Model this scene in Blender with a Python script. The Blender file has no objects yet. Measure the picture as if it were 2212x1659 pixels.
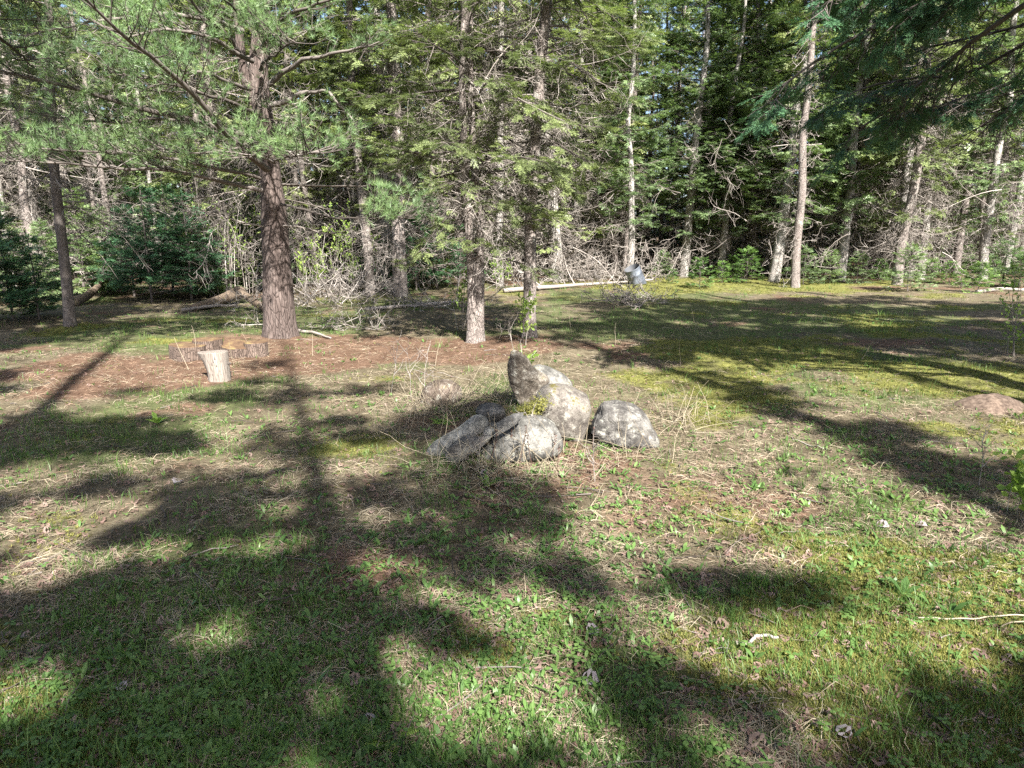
import bpy, math, random
import numpy as np
from mathutils import Vector, noise as mnoise

# ------------------------------------------------------------------ camera, sky, sun, exposure
sc = bpy.context.scene
PITCH = math.radians(12.5)
CAMH = 1.6
FP = 1475.0                       # focal length in units of the 2212 px wide photograph
cam_d = bpy.data.cameras.new("camera"); cam_d.lens = 24; cam_d.sensor_width = 36
cam_d.clip_end = 2000; cam_d.clip_start = 0.05
cam = bpy.data.objects.new("camera", cam_d); sc.collection.objects.link(cam)
cam.location = (0, 0, CAMH); cam.rotation_euler = (math.pi/2 - PITCH, 0, 0)
sc.camera = cam

SUN_AZ = math.radians(20)         # sun stands behind the camera, this far to its right
SUN_EL = math.radians(43)
SUN = np.array([math.sin(SUN_AZ)*math.cos(SUN_EL), -math.cos(SUN_AZ)*math.cos(SUN_EL), math.sin(SUN_EL)])
world = bpy.data.worlds.new("World"); sc.world = world; world.use_nodes = True
wn = world.node_tree; wn.nodes.clear()
wo = wn.nodes.new("ShaderNodeOutputWorld"); wb = wn.nodes.new("ShaderNodeBackground")
ws = wn.nodes.new("ShaderNodeTexSky"); ws.sky_type = 'NISHITA'; ws.sun_disc = False
ws.sun_elevation = SUN_EL
ws.sun_rotation = math.pi - SUN_AZ
ws.dust_density = 2.5; ws.air_density = 0.8; ws.ozone_density = .7
wb.inputs[1].default_value = 0.075
wn.links.new(ws.outputs[0], wb.inputs[0]); wn.links.new(wb.outputs[0], wo.inputs[0])
sun_d = bpy.data.lights.new("sun", 'SUN'); sun_d.energy = 5.0; sun_d.angle = math.radians(0.53)
sun_d.color = (1.0, 0.95, 0.87)
sun_o = bpy.data.objects.new("sun", sun_d); sc.collection.objects.link(sun_o)
sun_o.rotation_euler = Vector((-SUN[0], -SUN[1], -SUN[2])).to_track_quat('-Z', 'Y').to_euler()
sun_o.location = (SUN[0]*60, SUN[1]*60, SUN[2]*60)
sc.view_settings.view_transform = 'Standard'; sc.view_settings.look = 'None'
sc.view_settings.gamma = 1.0; sc.view_settings.exposure = 2.2
sc.cycles.max_bounces = 5; sc.cycles.diffuse_bounces = 3; sc.cycles.glossy_bounces = 2
sc.cycles.transmission_bounces = 2; sc.cycles.transparent_max_bounces = 4
sc.cycles.caustics_reflective = False; sc.cycles.caustics_refractive = False
sc.cycles.use_adaptive_sampling = False
sc.cycles.use_denoising = False; sc.cycles.sample_clamp_indirect = 3.0

rng = np.random.default_rng(7)
random.seed(7)
COL = sc.collection

# ------------------------------------------------------------------ pixel helpers (2212 x 1659 photo pixels)
def ray(px, py):
    dx = (px-1106)/FP; dy = (829.5-py)/FP
    c, s = math.cos(PITCH), math.sin(PITCH)
    return np.array([dx, c+dy*s, -s+dy*c])
def G(px, py, z=0.0):
    r = ray(px, py); t = (z-CAMH)/r[2]
    return np.array([r[0]*t, r[1]*t, z])
def AT(px, py, Y):
    r = ray(px, py); t = Y/r[1]
    return np.array([r[0]*t, Y, CAMH+r[2]*t])
def topix(P):
    P = np.atleast_2d(P); c, s = math.cos(PITCH), math.sin(PITCH)
    x = P[:, 0]; y = P[:, 1]; z = P[:, 2]-CAMH
    d = y*c - z*s; u = y*s + z*c
    d = np.where(d > 0.05, d, np.nan)
    return 1106+FP*x/d, 829.5-FP*u/d

# ------------------------------------------------------------------ value noise
_tab = np.random.default_rng(3).random((256, 256))
def vn(x, y):
    xi = np.floor(x).astype(int); yi = np.floor(y).astype(int)
    fx = x-xi; fy = y-yi; fx = fx*fx*(3-2*fx); fy = fy*fy*(3-2*fy)
    g = lambda a, b: _tab[a & 255, b & 255]
    return (g(xi, yi)*(1-fx)+g(xi+1, yi)*fx)*(1-fy)+(g(xi, yi+1)*(1-fx)+g(xi+1, yi+1)*fx)*fy
def fbm(x, y, o=4):
    v = 0; a = .5; t = 0
    for i in range(o):
        v = v+a*vn(x*2**i+17.3*i, y*2**i+5.1*i); t += a; a *= .5
    return v/t

def height(x, y):
    d = np.hypot(x, y)
    h = (fbm(x*.35+9, y*.35+3, 3)-.5)*.16 + (fbm(x*1.7, y*1.7, 3)-.5)*.05
    far = np.clip((y-18)/25, 0, 1)
    h = h*(np.clip(d/3, .3, 1)) + far*.25*(fbm(x*.1+3, y*.1, 2))
    return h
def gz(x, y): return float(height(np.array([x]), np.array([y]))[0])
def onG(px, py):
    p = G(px, py)
    for _ in range(3): p = G(px, py, gz(p[0], p[1]))
    return p

# material zones of the ground (real differences of what grows or lies there)
def soft(v, a, b): return np.clip((v-a)/(b-a), 0, 1)
def blob(x, y, cx, cy, r): return np.exp(-((x-cx)**2+(y-cy)**2)/(r*r))
def zones(x, y):
    n1 = fbm(x*.8+40, y*.8+11, 4); n2 = fbm(x*1.3+4, y*1.3+71, 4); n3 = fbm(x*.6+90, y*.6+31, 4)
    mo = .30*blob(x, y, 1.5, 2.2, 1.1)+.32*blob(x, y, 2.3, 2.6, .9)+.34*blob(x, y, -1.9, 2.1, .8)+.36*blob(x, y, 5.5, 9, 3.6)+.2*blob(x, y, 3, 7, 2)\
        + .40*blob(x, y, 4.5, 21.0, 3.2)+.4*blob(x, y, 8.5, 21.5, 3.5)+.25*blob(x, y, 1.7, 1.9, .6)+.12*blob(x, y, -.8, 8, 2)+.22*blob(x, y, -4, 11, 2.5)
    moss = soft(n1+mo-.3*blob(x, y, -3, 9.5, 2.5)-.2*blob(x, y, 0, 7, 1.5), .655, .80)
    ne = .45*blob(x, y, -2.8, 9.6, 1.6)+.30*blob(x, y, -4.5, 8, 2)+.42*blob(x, y, -.4, 9.6, 1.0)+.38*blob(x, y, .4, 9.7, 1.0)+.2*blob(x, y, -1.2, 8, 1.2)+.08*blob(x, y, .3, 4.6, 1.1) + .3*soft(y, 17, 24)*(np.abs(x) > -1)
    needle = soft(n2+ne, .62, .80)*(1-moss*.6)
    gr = .16*blob(x, y, -5, 12, 3)+.16*blob(x, y, 3, 13, 4)+.12*blob(x, y, 1.5, 4, 1.5)+.1*blob(x, y, 5, 14, 5)+.08*blob(x, y, 0, 2.5, 1.5)
    grass = soft(n3+gr, .50, .66)*(1-needle*.7)
    return moss*.8, needle*.85, grass*.8

# ------------------------------------------------------------------ ground sun pattern that the unseen crowns are shaped to leave
LIT = [ # cx, cy, rx, ry, angle, amount
 (860,800,160,50,-4,1),(1000,770,90,30,0,.8),(720,742,150,22,-4,.85),(930,850,90,30,0,.7),(700,800,120,12,0,.6),
 (70,772,170,15,-6,.9),(300,782,200,14,-6,.85),(170,838,220,15,-10,.8),(60,895,130,13,-9,.9),(300,868,150,10,-14,.6),
 (650,887,230,17,-7,.85),(480,922,110,12,-7,.8),(900,880,90,14,-10,.7),(360,990,140,12,-5,.7),(160,985,120,10,-5,.45),
 (110,1118,190,33,-8,.9),(40,1035,110,20,-4,.8),(60,1235,150,24,-10,.9),(420,900,110,10,-8,.5),(560,985,240,34,-6,.42),
 (1215,890,85,75,0,1),(1355,905,85,55,0,.8),(1170,815,85,55,0,.9),(960,850,60,30,0,.5),(1150,985,90,40,0,.6),(1030,1000,60,30,0,.3),
 (467,800,40,30,0,1),(1420,850,160,25,0,.55),(1260,760,130,25,0,.5),(1350,800,90,14,-8,.7),
 (1500,1120,230,80,10,1),(1620,1170,330,75,5,1),(1420,1050,150,40,0,.7),(1900,1120,260,60,8,1),(2080,1260,260,120,0,.95),(1850,1220,180,60,0,.9),
 (1380,1010,120,30,0,.5),(1760,985,160,35,20,.95),(1560,970,120,35,15,.8),
 (1600,1385,210,50,3,.9),(1780,1430,150,60,0,.6),(2060,1400,160,60,0,.7),(1700,1560,220,60,0,.35),
 (1600,1640,330,28,0,.75),(1130,1615,190,45,0,.55),(1130,1318,110,32,0,.95),(830,1412,80,20,0,.8),(800,1210,130,25,0,.4),(720,1110,200,30,0,.25),
 (1010,1240,160,40,0,.35),(900,1000,160,40,0,.35),(1150,1100,160,60,0,.3),
 (1500,795,110,20,5,.6),(1700,870,130,16,8,.75),(1950,850,330,60,5,.6),(2080,905,190,22,3,.85),(2000,780,220,30,0,.35),(1760,760,180,12,0,.4),
 (2130,950,120,30,0,.6),(1930,960,180,30,10,.55),
 (1500,628,420,13,0,1),(2110,640,150,9,0,.8),(1250,640,120,10,0,.8),(1640,700,120,10,0,.35),(1900,690,110,10,0,.35),
 (560,708,240,11,-2,.75),(300,746,230,13,-3,.7),(450,690,180,7,0,.5),(1000,690,150,12,0,.3),(1300,672,150,14,0,.35),
]
DARK = [((1400,765),(1580,840),22),((1580,840),(1900,960),34),((1900,960),(2230,1110),60),((1640,1110),(1760,1040),18),
        ((1380,1255),(1760,1290),58),((0,905),(520,860),11),((0,960),(420,930),16),((560,850),(900,838),14)]
def litmap(px, py):
    L = np.full(px.shape, .06)
    for cx, cy, rx, ry, an, am in LIT:
        a = math.radians(an); dx = px-cx; dy = py-cy
        u = (dx*math.cos(a)+dy*math.sin(a))/rx; v = (-dx*math.sin(a)+dy*math.cos(a))/ry
        L = np.maximum(L, am*np.clip((1.35-np.hypot(u, v))/.3, 0, 1))
    for (ax, ay), (bx, by), w in DARK:
        t = np.clip(((px-ax)*(bx-ax)+(py-ay)*(by-ay))/((bx-ax)**2+(by-ay)**2), 0, 1)
        d = np.hypot(px-ax-t*(bx-ax), (py-ay-t*(by-ay)))
        L = L*np.clip((d-w*.7)/(w*.5), 0, 1)
    L = np.where(py < 612, .9, L)
    return L

# ------------------------------------------------------------------ mesh building
def mesh_obj(name, chunks, mats, parent=None, smooth=True, attrs=None):
    """chunks: list of (V, F, material index)"""
    vs, fs, ms, off = [], [], [], 0
    for V, F, mi in chunks:
        if len(V) == 0 or len(F) == 0: continue
        vs.append(V); fs.append(F+off); ms.append(np.full(len(F), mi, np.int32)); off += len(V)
    V = np.concatenate(vs).astype(np.float32); F = np.concatenate(fs).astype(np.int32); M = np.concatenate(ms)
    me = bpy.data.meshes.new(name)
    me.vertices.add(len(V)); me.vertices.foreach_set("co", V.ravel())
    k = F.shape[1]
    me.loops.add(F.size); me.loops.foreach_set("vertex_index", F.ravel())
    me.polygons.add(len(F)); me.polygons.foreach_set("loop_start", np.arange(0, F.size, k, dtype=np.int32))
    me.polygons.foreach_set("material_index", M)
    me.polygons.foreach_set("use_smooth", np.full(len(F), smooth))
    for m in mats: me.materials.append(m)
    if attrs:
        for an, arr in attrs.items():
            a = me.attributes.new(an, 'FLOAT', 'POINT'); a.data.foreach_set("value", arr.astype(np.float32))
    me.update(calc_edges=True)
    o = bpy.data.objects.new(name, me); COL.objects.link(o)
    if parent: o.parent = parent
    return o
def empty(name, loc=(0, 0, 0), rz=0.0):
    o = bpy.data.objects.new(name, None); COL.objects.link(o); o.location = loc; o.rotation_euler = (0, 0, rz)
    o.empty_display_size = .2
    return o
def tag(o, label=None, cat=None, group=None, kind=None):
    if label: o['label'] = label
    if cat: o['category'] = cat
    if group: o['group'] = group
    if kind: o['kind'] = kind
    return o
def copy_tree(o, parent=None):
    c = o.copy(); COL.objects.link(c)
    if parent: c.parent = parent
    for ch in list(o.children): copy_tree(ch, c)
    return c

def nrm(a): return a/np.maximum(np.linalg.norm(a, axis=-1, keepdims=True), 1e-9)
def tubes(P, R, k=3, cap=False):
    P = np.asarray(P, float); R = np.asarray(R, float)
    N, m, _ = P.shape
    T = nrm(np.gradient(P, axis=1)); mean = nrm(T.mean(1, keepdims=True))
    ref = np.where(np.abs(mean[..., 2:3]) < .85, np.array([0, 0, 1.]), np.array([1., 0, 0]))
    A = nrm(np.cross(T, ref)); B = np.cross(T, A)
    th = np.arange(k)*2*math.pi/k
    V = P[:, :, None, :]+R[:, :, None, None]*(np.cos(th)[:, None]*A[:, :, None, :]+np.sin(th)[:, None]*B[:, :, None, :])
    i = np.arange(m-1)[:, None]; j = np.arange(k)[None, :]; j2 = (j+1) % k
    a = i*k+j; b = i*k+j2; c = (i+1)*k+j2; d = (i+1)*k+j
    F1 = np.stack([np.stack([a, b, c], -1), np.stack([a, c, d], -1)], 2).reshape(-1, 3)
    F = (F1[None]+(np.arange(N)*m*k)[:, None, None]).reshape(-1, 3)
    V = V.reshape(-1, 3)
    if cap:
        for n in range(N):
            base = n*m*k+(m-1)*k; ci = len(V)
            V = np.vstack([V, P[n, -1][None]])
            F = np.vstack([F, np.array([[base+q, base+(q+1) % k, ci] for q in range(k)])])
    return V, F
def stamp(TV, TF, P, D, U, S):
    """copies of a template (x side, y forward, z up) at P along D, up U, size S"""
    D = nrm(D); X = nrm(np.cross(D, U)); Z = np.cross(X, D)
    S = np.asarray(S).reshape(-1, 1, 1) if np.ndim(S) else S
    V = P[:, None, :]+S*(TV[None, :, 0:1]*X[:, None]+TV[None, :, 1:2]*D[:, None]+TV[None, :, 2:3]*Z[:, None])
    F = TF[None]+(np.arange(len(P))*len(TV))[:, None, None]
    return V.reshape(-1, 3), F.reshape(-1, 3)
def rdir(n, r=rng): return nrm(r.normal(size=(n, 3)))

# ------------------------------------------------------------------ materials
def newmat(name):
    m = bpy.data.materials.new(name); m.use_nodes = True; nt = m.node_tree; nt.nodes.clear()
    out = nt.nodes.new("ShaderNodeOutputMaterial"); return m, nt, out
def nd(nt, t, **kw):
    n = nt.nodes.new("ShaderNode"+t)
    for k, v in kw.items():
        if k in n.inputs.keys(): n.inputs[k].default_value = v
        else: setattr(n, k, v)
    return n
def ramp(nt, fac, stops):
    r = nt.nodes.new("ShaderNodeValToRGB"); nt.links.new(fac, r.inputs[0])
    e = r.color_ramp.elements
    while len(e) < len(stops): e.new(.5)
    for q, (p, c) in zip(e, stops): q.position = p; q.color = (*c, 1)
    return r.outputs[0]
def mixc(nt, f, a, b, mode='MIX'):
    m = nt.nodes.new("ShaderNodeMix"); m.data_type = 'RGBA'; m.blend_type = mode
    for s, v in ((m.inputs[0], f), (m.inputs[6], a), (m.inputs[7], b)):
        if hasattr(v, 'links'): nt.links.new(v, s)
        elif isinstance(v, (int, float)): s.default_value = v
        else: s.default_value = (*v, 1)
    return m.outputs[2]
def noise(nt, coord, scale, detail=4, rough=.6, dist=0):
    n = nt.nodes.new("ShaderNodeTexNoise"); n.inputs['Scale'].default_value = scale
    n.inputs['Detail'].default_value = detail; n.inputs['Roughness'].default_value = rough; n.inputs['Distortion'].default_value = dist
    nt.links.new(coord, n.inputs['Vector']); return n.outputs['Fac']
def math_(nt, op, a, b=None):
    n = nt.nodes.new("ShaderNodeMath"); n.operation = op
    for i, v in enumerate((a, b)):
        if v is None: continue
        if hasattr(v, 'links'): nt.links.new(v, n.inputs[i])
        else: n.inputs[i].default_value = v
    return n.outputs[0]
def mapr(nt, v, a, b):
    n = nt.nodes.new("ShaderNodeMapRange"); nt.links.new(v, n.inputs[0]); n.inputs[1].default_value = a; n.inputs[2].default_value = b
    return n.outputs[0]

def leaf_mat(name, stops, trans=.35, rough=.5, nscale=1.3, tcol=None):
    m, nt, out = newmat(name)
    tc = nd(nt, "TexCoord"); geo = nd(nt, "NewGeometry"); oi = nd(nt, "ObjectInfo")
    n = noise(nt, tc.outputs['Object'], nscale, 3)
    f = math_(nt, 'ADD', math_(nt, 'MULTIPLY', n, .75), math_(nt, 'MULTIPLY', geo.outputs['Random Per Island'], .35))
    f = math_(nt, 'ADD', f, math_(nt, 'MULTIPLY', math_(nt, 'SUBTRACT', oi.outputs['Random'], .5), .22))
    c = ramp(nt, f, stops)
    p = nd(nt, "BsdfPrincipled"); nt.links.new(c, p.inputs['Base Color']); p.inputs['Roughness'].default_value = rough
    p.inputs['Specular IOR Level'].default_value = .35
    if trans > 0:
        t = nd(nt, "BsdfTranslucent"); mx = nd(nt, "MixShader"); mx.inputs[0].default_value = trans
        tc2 = mixc(nt, 1.0, c, tcol or (1.0, 1.15, .55), 'MULTIPLY')
        nt.links.new(tc2, t.inputs[0]); nt.links.new(p.outputs[0], mx.inputs[1]); nt.links.new(t.outputs[0], mx.inputs[2])
        nt.links.new(mx.outputs[0], out.inputs[0])
    else: nt.links.new(p.outputs[0], out.inputs[0])
    return m
def bark_mat(name, stops, zs=.25, scale=9, bump=.5, bd=.02, lichen=None, knots=False):
    m, nt, out = newmat(name)
    tc = nd(nt, "TexCoord"); mp = nd(nt, "Mapping"); mp.inputs['Scale'].default_value = (1, 1, zs)
    nt.links.new(tc.outputs['Object'], mp.inputs[0])
    a = noise(nt, mp.outputs[0], scale, 6, .7, .4); b = noise(nt, mp.outputs[0], scale*3.3, 5, .65)
    v = nd(nt, "TexVoronoi"); v.inputs['Scale'].default_value = scale*1.8; v.feature = 'DISTANCE_TO_EDGE'
    nt.links.new(mp.outputs[0], v.inputs['Vector'])
    crack = mapr(nt, v.outputs[0], 0, .12)
    f = math_(nt, 'ADD', math_(nt, 'MULTIPLY', a, .6), math_(nt, 'MULTIPLY', b, .4))
    c = ramp(nt, f, stops)
    c = mixc(nt, math_(nt, 'MULTIPLY', math_(nt, 'SUBTRACT', 1.0, crack), .45), c, (.045, .035, .03))
    if lichen:
        n = noise(nt, tc.outputs['Object'], 5, 6, .75); l = mapr(nt, n, .54, .66)
        c = mixc(nt, math_(nt, 'MULTIPLY', l, .8), c, lichen)
    if knots:
        k = nd(nt, "TexVoronoi"); k.inputs['Scale'].default_value = 7; nt.links.new(tc.outputs['Object'], k.inputs['Vector'])
        kk = mapr(nt, k.outputs[0], .10, .17)
        c = mixc(nt, math_(nt, 'MULTIPLY', math_(nt, 'SUBTRACT', 1.0, kk), .8), c, (.06, .05, .045))
    p = nd(nt, "BsdfPrincipled"); nt.links.new(c, p.inputs['Base Color']); p.inputs['Roughness'].default_value = .85
    p.inputs['Specular IOR Level'].default_value = .2
    bp = nd(nt, "Bump"); bp.inputs['Strength'].default_value = bump; bp.inputs['Distance'].default_value = bd
    h = math_(nt, 'ADD', f, math_(nt, 'MULTIPLY', crack, .4))
    nt.links.new(h, bp.inputs['Height']); nt.links.new(bp.outputs[0], p.inputs['Normal'])
    nt.links.new(p.outputs[0], out.inputs[0]); return m
def plain_mat(name, stops, scale=6, rough=.8, island=.5):
    m, nt, out = newmat(name); tc = nd(nt, "TexCoord"); geo = nd(nt, "NewGeometry")
    n = noise(nt, tc.outputs['Object'], scale, 4)
    f = math_(nt, 'ADD', math_(nt, 'MULTIPLY', n, 1-island), math_(nt, 'MULTIPLY', geo.outputs['Random Per Island'], island))
    c = ramp(nt, f, stops); p = nd(nt, "BsdfPrincipled"); nt.links.new(c, p.inputs['Base Color'])
    p.inputs['Roughness'].default_value = rough; p.inputs['Specular IOR Level'].default_value = .25
    nt.links.new(p.outputs[0], out.inputs[0]); return m

M = {}
M['pine_bark'] = bark_mat('pine_bark', [(.3, (0.043, 0.032, 0.029)), (.5, (0.102, 0.079, 0.072)), (.7, (0.204, 0.170, 0.157))], .22, 13, .9, .035)
M['spruce_bark'] = bark_mat('spruce_bark', [(.3, (.08, .066, .06)), (.5, (.18, .155, .143)), (.7, (.33, .295, .28))], .6, 14, .9, .02, (.30, .30, .27), True)
M['pale_bark'] = bark_mat('pale_bark', [(.3, (.12, .11, .105)), (.5, (.26, .245, .23)), (.7, (.42, .40, .385))], .6, 9, .7, .015, (.36, .37, .34), True)
M['dark_bark'] = bark_mat('dark_bark', [(.3, (.05, .042, .038)), (.5, (.11, .095, .088)), (.7, (.2, .18, .17))], .5, 12, .6, .015)
M['twig'] = plain_mat('twig', [(.2, (.08, .068, .06)), (.5, (.2, .177, .16)), (.8, (.37, .34, .315))], 3)
M['limb'] = plain_mat('limb', [(.2, (.04, .034, .03)), (.5, (.085, .073, .066)), (.8, (.17, .15, .14))], 5)
M['spruce'] = leaf_mat('spruce_needles', [(.2, (.05, .065, .035)), (.45, (.15, .19, .085)), (.7, (.28, .33, .14)), (.9, (.42, .45, .21))], .3, .42, .9)
M['fir'] = leaf_mat('fir_needles', [(.2, (.04, .065, .035)), (.45, (.12, .18, .09)), (.7, (.23, .31, .145)), (.9, (.34, .40, .19))], .3, .4, .9)
M['sapling'] = leaf_mat('sapling_needles', [(.2, (.03, .07, .025)), (.45, (.09, .17, .05)), (.7, (.17, .28, .075)), (.9, (.28, .38, .1))], .28, .45, 2)
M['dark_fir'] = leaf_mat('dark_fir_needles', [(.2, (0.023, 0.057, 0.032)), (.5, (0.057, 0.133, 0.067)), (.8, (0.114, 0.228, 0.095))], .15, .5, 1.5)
M['pine'] = leaf_mat('pine_needles', [(.2, (0.064, 0.101, 0.055)), (.45, (0.129, 0.207, 0.106)), (.7, (0.202, 0.304, 0.138)), (.9, (0.294, 0.396, 0.184))], .35, .38, 1.2)
M['brown_needles'] = leaf_mat('brown_needles', [(.2, (.08, .05, .03)), (.6, (.2, .13, .07)), (.9, (.3, .2, .1))], .2, .6, 1.2)
M['leaf'] = leaf_mat('young_leaf', [(.2, (.10, .17, .035)), (.5, (.22, .33, .07)), (.8, (.36, .46, .12))], .4, .5, 2)

# ------------------------------------------------------------------ ground
def ground():
    def axis(lo, a, b, hi, step):
        n = [a]; s = step; v = a; left = []
        while v > lo: s *= 1.22; v -= s; left.append(v)
        mid = list(np.arange(a, b, step)); s = step; v = b; right = []
        while v < hi: right.append(v); s *= 1.18; v += s
        return np.array(left[::-1]+mid+right+[hi])
    xs = axis(-350, -9, 10, 350, .06); ys = axis(-60, 0.5, 15, 600, .06)
    X, Y = np.meshgrid(xs, ys)
    x = X.ravel(); y = Y.ravel(); z = height(x, y)
    mo, ne, gr = zones(x, y)
    near = np.clip((18-np.hypot(x, y))/8, 0, 1)
    z = z+near*((fbm(x*7, y*7, 3)-.5)*.035 + mo*.018*fbm(x*14, y*14, 2))
    nx = len(xs); ny = len(ys)
    i, j = np.meshgrid(np.arange(nx-1), np.arange(ny-1)); a = (j*nx+i).ravel()
    F = np.stack([a, a+1, a+nx+1, a+nx], 1)
    m, nt, out = newmat("forest_floor")
    tc = nd(nt, "TexCoord"); P = tc.outputs['Object']
    def at(n):
        q = nd(nt, "Attribute"); q.attribute_name = n; return q.outputs['Fac']
    n1 = noise(nt, P, 4, 8, .7); n2 = noise(nt, P, 38, 5, .7); n3 = noise(nt, P, 1.1, 5, .6)
    mp = nd(nt, "Mapping"); mp.inputs['Scale'].default_value = (1, .25, 1); mp.inputs['Rotation'].default_value = (0, 0, .7); nt.links.new(P, mp.inputs[0])
    st = noise(nt, mp.outputs[0], 90, 3, .7, 2.5)
    f = math_(nt, 'ADD', math_(nt, 'MULTIPLY', n1, .45), math_(nt, 'ADD', math_(nt, 'MULTIPLY', n2, .3), math_(nt, 'MULTIPLY', st, .25)))
    base = ramp(nt, f, [(.3, (0.024, 0.018, 0.012)), (.45, (0.065, 0.053, 0.034)), (.55, (0.128, 0.109, 0.073)), (.68, (0.218, 0.193, 0.141))])
    red = ramp(nt, f, [(.3, (0.033, 0.016, 0.010)), (.48, (0.087, 0.053, 0.036)), (.6, (0.152, 0.103, 0.073)), (.7, (0.228, 0.180, 0.136))])
    mos = ramp(nt, f, [(.3, (0.031, 0.031, 0.011)), (.47, (0.088, 0.092, 0.027)), (.58, (0.170, 0.170, 0.051)), (.7, (0.258, 0.252, 0.095))])
    grs = ramp(nt, f, [(.3, (0.016, 0.022, 0.009)), (.47, (0.046, 0.063, 0.022)), (.6, (0.098, 0.120, 0.044)), (.7, (0.180, 0.185, 0.087))])
    jit = math_(nt, 'MULTIPLY', math_(nt, 'SUBTRACT', n1, .5), 1.2)
    def w(v): return mapr(nt, math_(nt, 'ADD', v, jit), .2, .8)
    c = mixc(nt, math_(nt, 'MULTIPLY', w(at('grass')), .75), base, grs)
    c = mixc(nt, w(at('needle')), c, red)
    c = mixc(nt, w(at('moss')), c, mos)
    p = nd(nt, "BsdfPrincipled"); nt.links.new(c, p.inputs['Base Color']); p.inputs['Roughness'].default_value = .95
    p.inputs['Specular IOR Level'].default_value = .1
    bp = nd(nt, "Bump"); bp.inputs['Strength'].default_value = .9; bp.inputs['Distance'].default_value = .03
    nt.links.new(f, bp.inputs['Height']); nt.links.new(bp.outputs[0], p.inputs['Normal']); nt.links.new(p.outputs[0], out.inputs[0])
    o = mesh_obj("ground", [(np.stack([x, y, z], 1), F, 0)], [m], attrs={'moss': mo, 'needle': ne, 'grass': gr})
    tag(o, kind='structure', label='forest clearing floor of thatch, moss and pine needles')
ground()

# ------------------------------------------------------------------ templates
def needle_twig(V, F, p0, p1, n, ln, w, up=.15, lift=0):
    p0 = np.array(p0, float); p1 = np.array(p1, float); d = (p1-p0); L = np.linalg.norm(d); d = d/L
    s = np.array([d[1], -d[0], 0])
    for i in range(n):
        t = (i+.5)/n; c = p0+(p1-p0)*t; l = ln*(1-.45*t*t)
        for sg in (-1, 1):
            tip = c+(s*sg*.75+d*.65)*l+np.array([0, 0, up*l*(1 if i % 2 else -.6)])
            b = len(V); V += [c-d*w, c+d*w, tip]; F.append([b, b+1, b+2])
        if up > .1 and i % 2 == 0:
            tip = c+d*l*.6+np.array([0, 0, l*.7]); b = len(V); V += [c-d*w*.6-s*w*.5, c+d*w*.6+s*w*.5, tip]; F.append([b, b+1, b+2])
    tip = p1+d*ln*.8; b = len(V); V += [p1-s*w, p1+s*w, tip]; F.append([b, b+1, b+2])
def sprig(near=True):
    V, F = [], []
    if near:
        needle_twig(V, F, (0, 0, 0), (0, .85, .0), 9, .20, .035)
        needle_twig(V, F, (0, .2, 0), (.28, .5, -.02), 4, .18, .035)
        needle_twig(V, F, (0, .3, 0), (-.28, .62, -.02), 4, .18, .035)
        needle_twig(V, F, (0, .52, 0), (.2, .75, .0), 3, .16, .035)
    else:
        needle_twig(V, F, (0, 0, 0), (0, .85, 0), 5, .27, .07, .25)
        needle_twig(V, F, (0, .2, 0), (.3, .5, 0), 2, .24, .07, .05)
        needle_twig(V, F, (0, .35, 0), (-.28, .65, 0), 2, .24, .07, .05)
    return np.array(V), np.array(F)
SPN = sprig(True); SPF = sprig(False)
def tuft(n, w, seed):
    r = np.random.default_rng(seed); V, F = [], []
    for i in range(n):
        a = i*2.4+r.random()*.5; cone = .25+.95*r.random()
        d = np.array([math.cos(a)*math.sin(cone), math.cos(cone), math.sin(a)*math.sin(cone)])
        s = nrm(np.cross(d, r.normal(size=3))); o = np.array([0, -.25*r.random(), 0]); L = .8+.3*r.random()
        b = len(V); V += [o-s*w, o+s*w, o+d*L+np.array([0, 0, -.08])]; F.append([b, b+1, b+2])
    return np.array(V), np.array(F)
TUFT = [tuft(22, .02, 1), tuft(22, .02, 2)]

# ------------------------------------------------------------------ branch machinery (vectorised)
def curve(p0, d, L, dr, upc, wig, m, r):
    n = len(p0); t = np.linspace(0, 1, m)[None, :, None]
    z = np.array([0, 0, 1.]); L = np.asarray(L).reshape(n, 1, 1); dr = np.broadcast_to(dr, (n,)).reshape(n, 1, 1)
    ph = r.random((n, 1, 3))*6.28; fr = 3+4*r.random((n, 1, 3))
    W = np.sin(ph+fr*t)-np.sin(ph)
    return p0[:, None]+L*(d[:, None]*t - z*dr*t**2 + z*upc*t**3 + wig*W*t)
def pick(C, t):
    n, m, _ = C.shape; f = t*(m-1); i = np.minimum(f.astype(int), m-2); f = (f-i)[:, None]
    k = np.arange(n); a = C[k, i]; b = C[k, i+1]
    return a*(1-f)+b*f, nrm(b-a)

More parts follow.
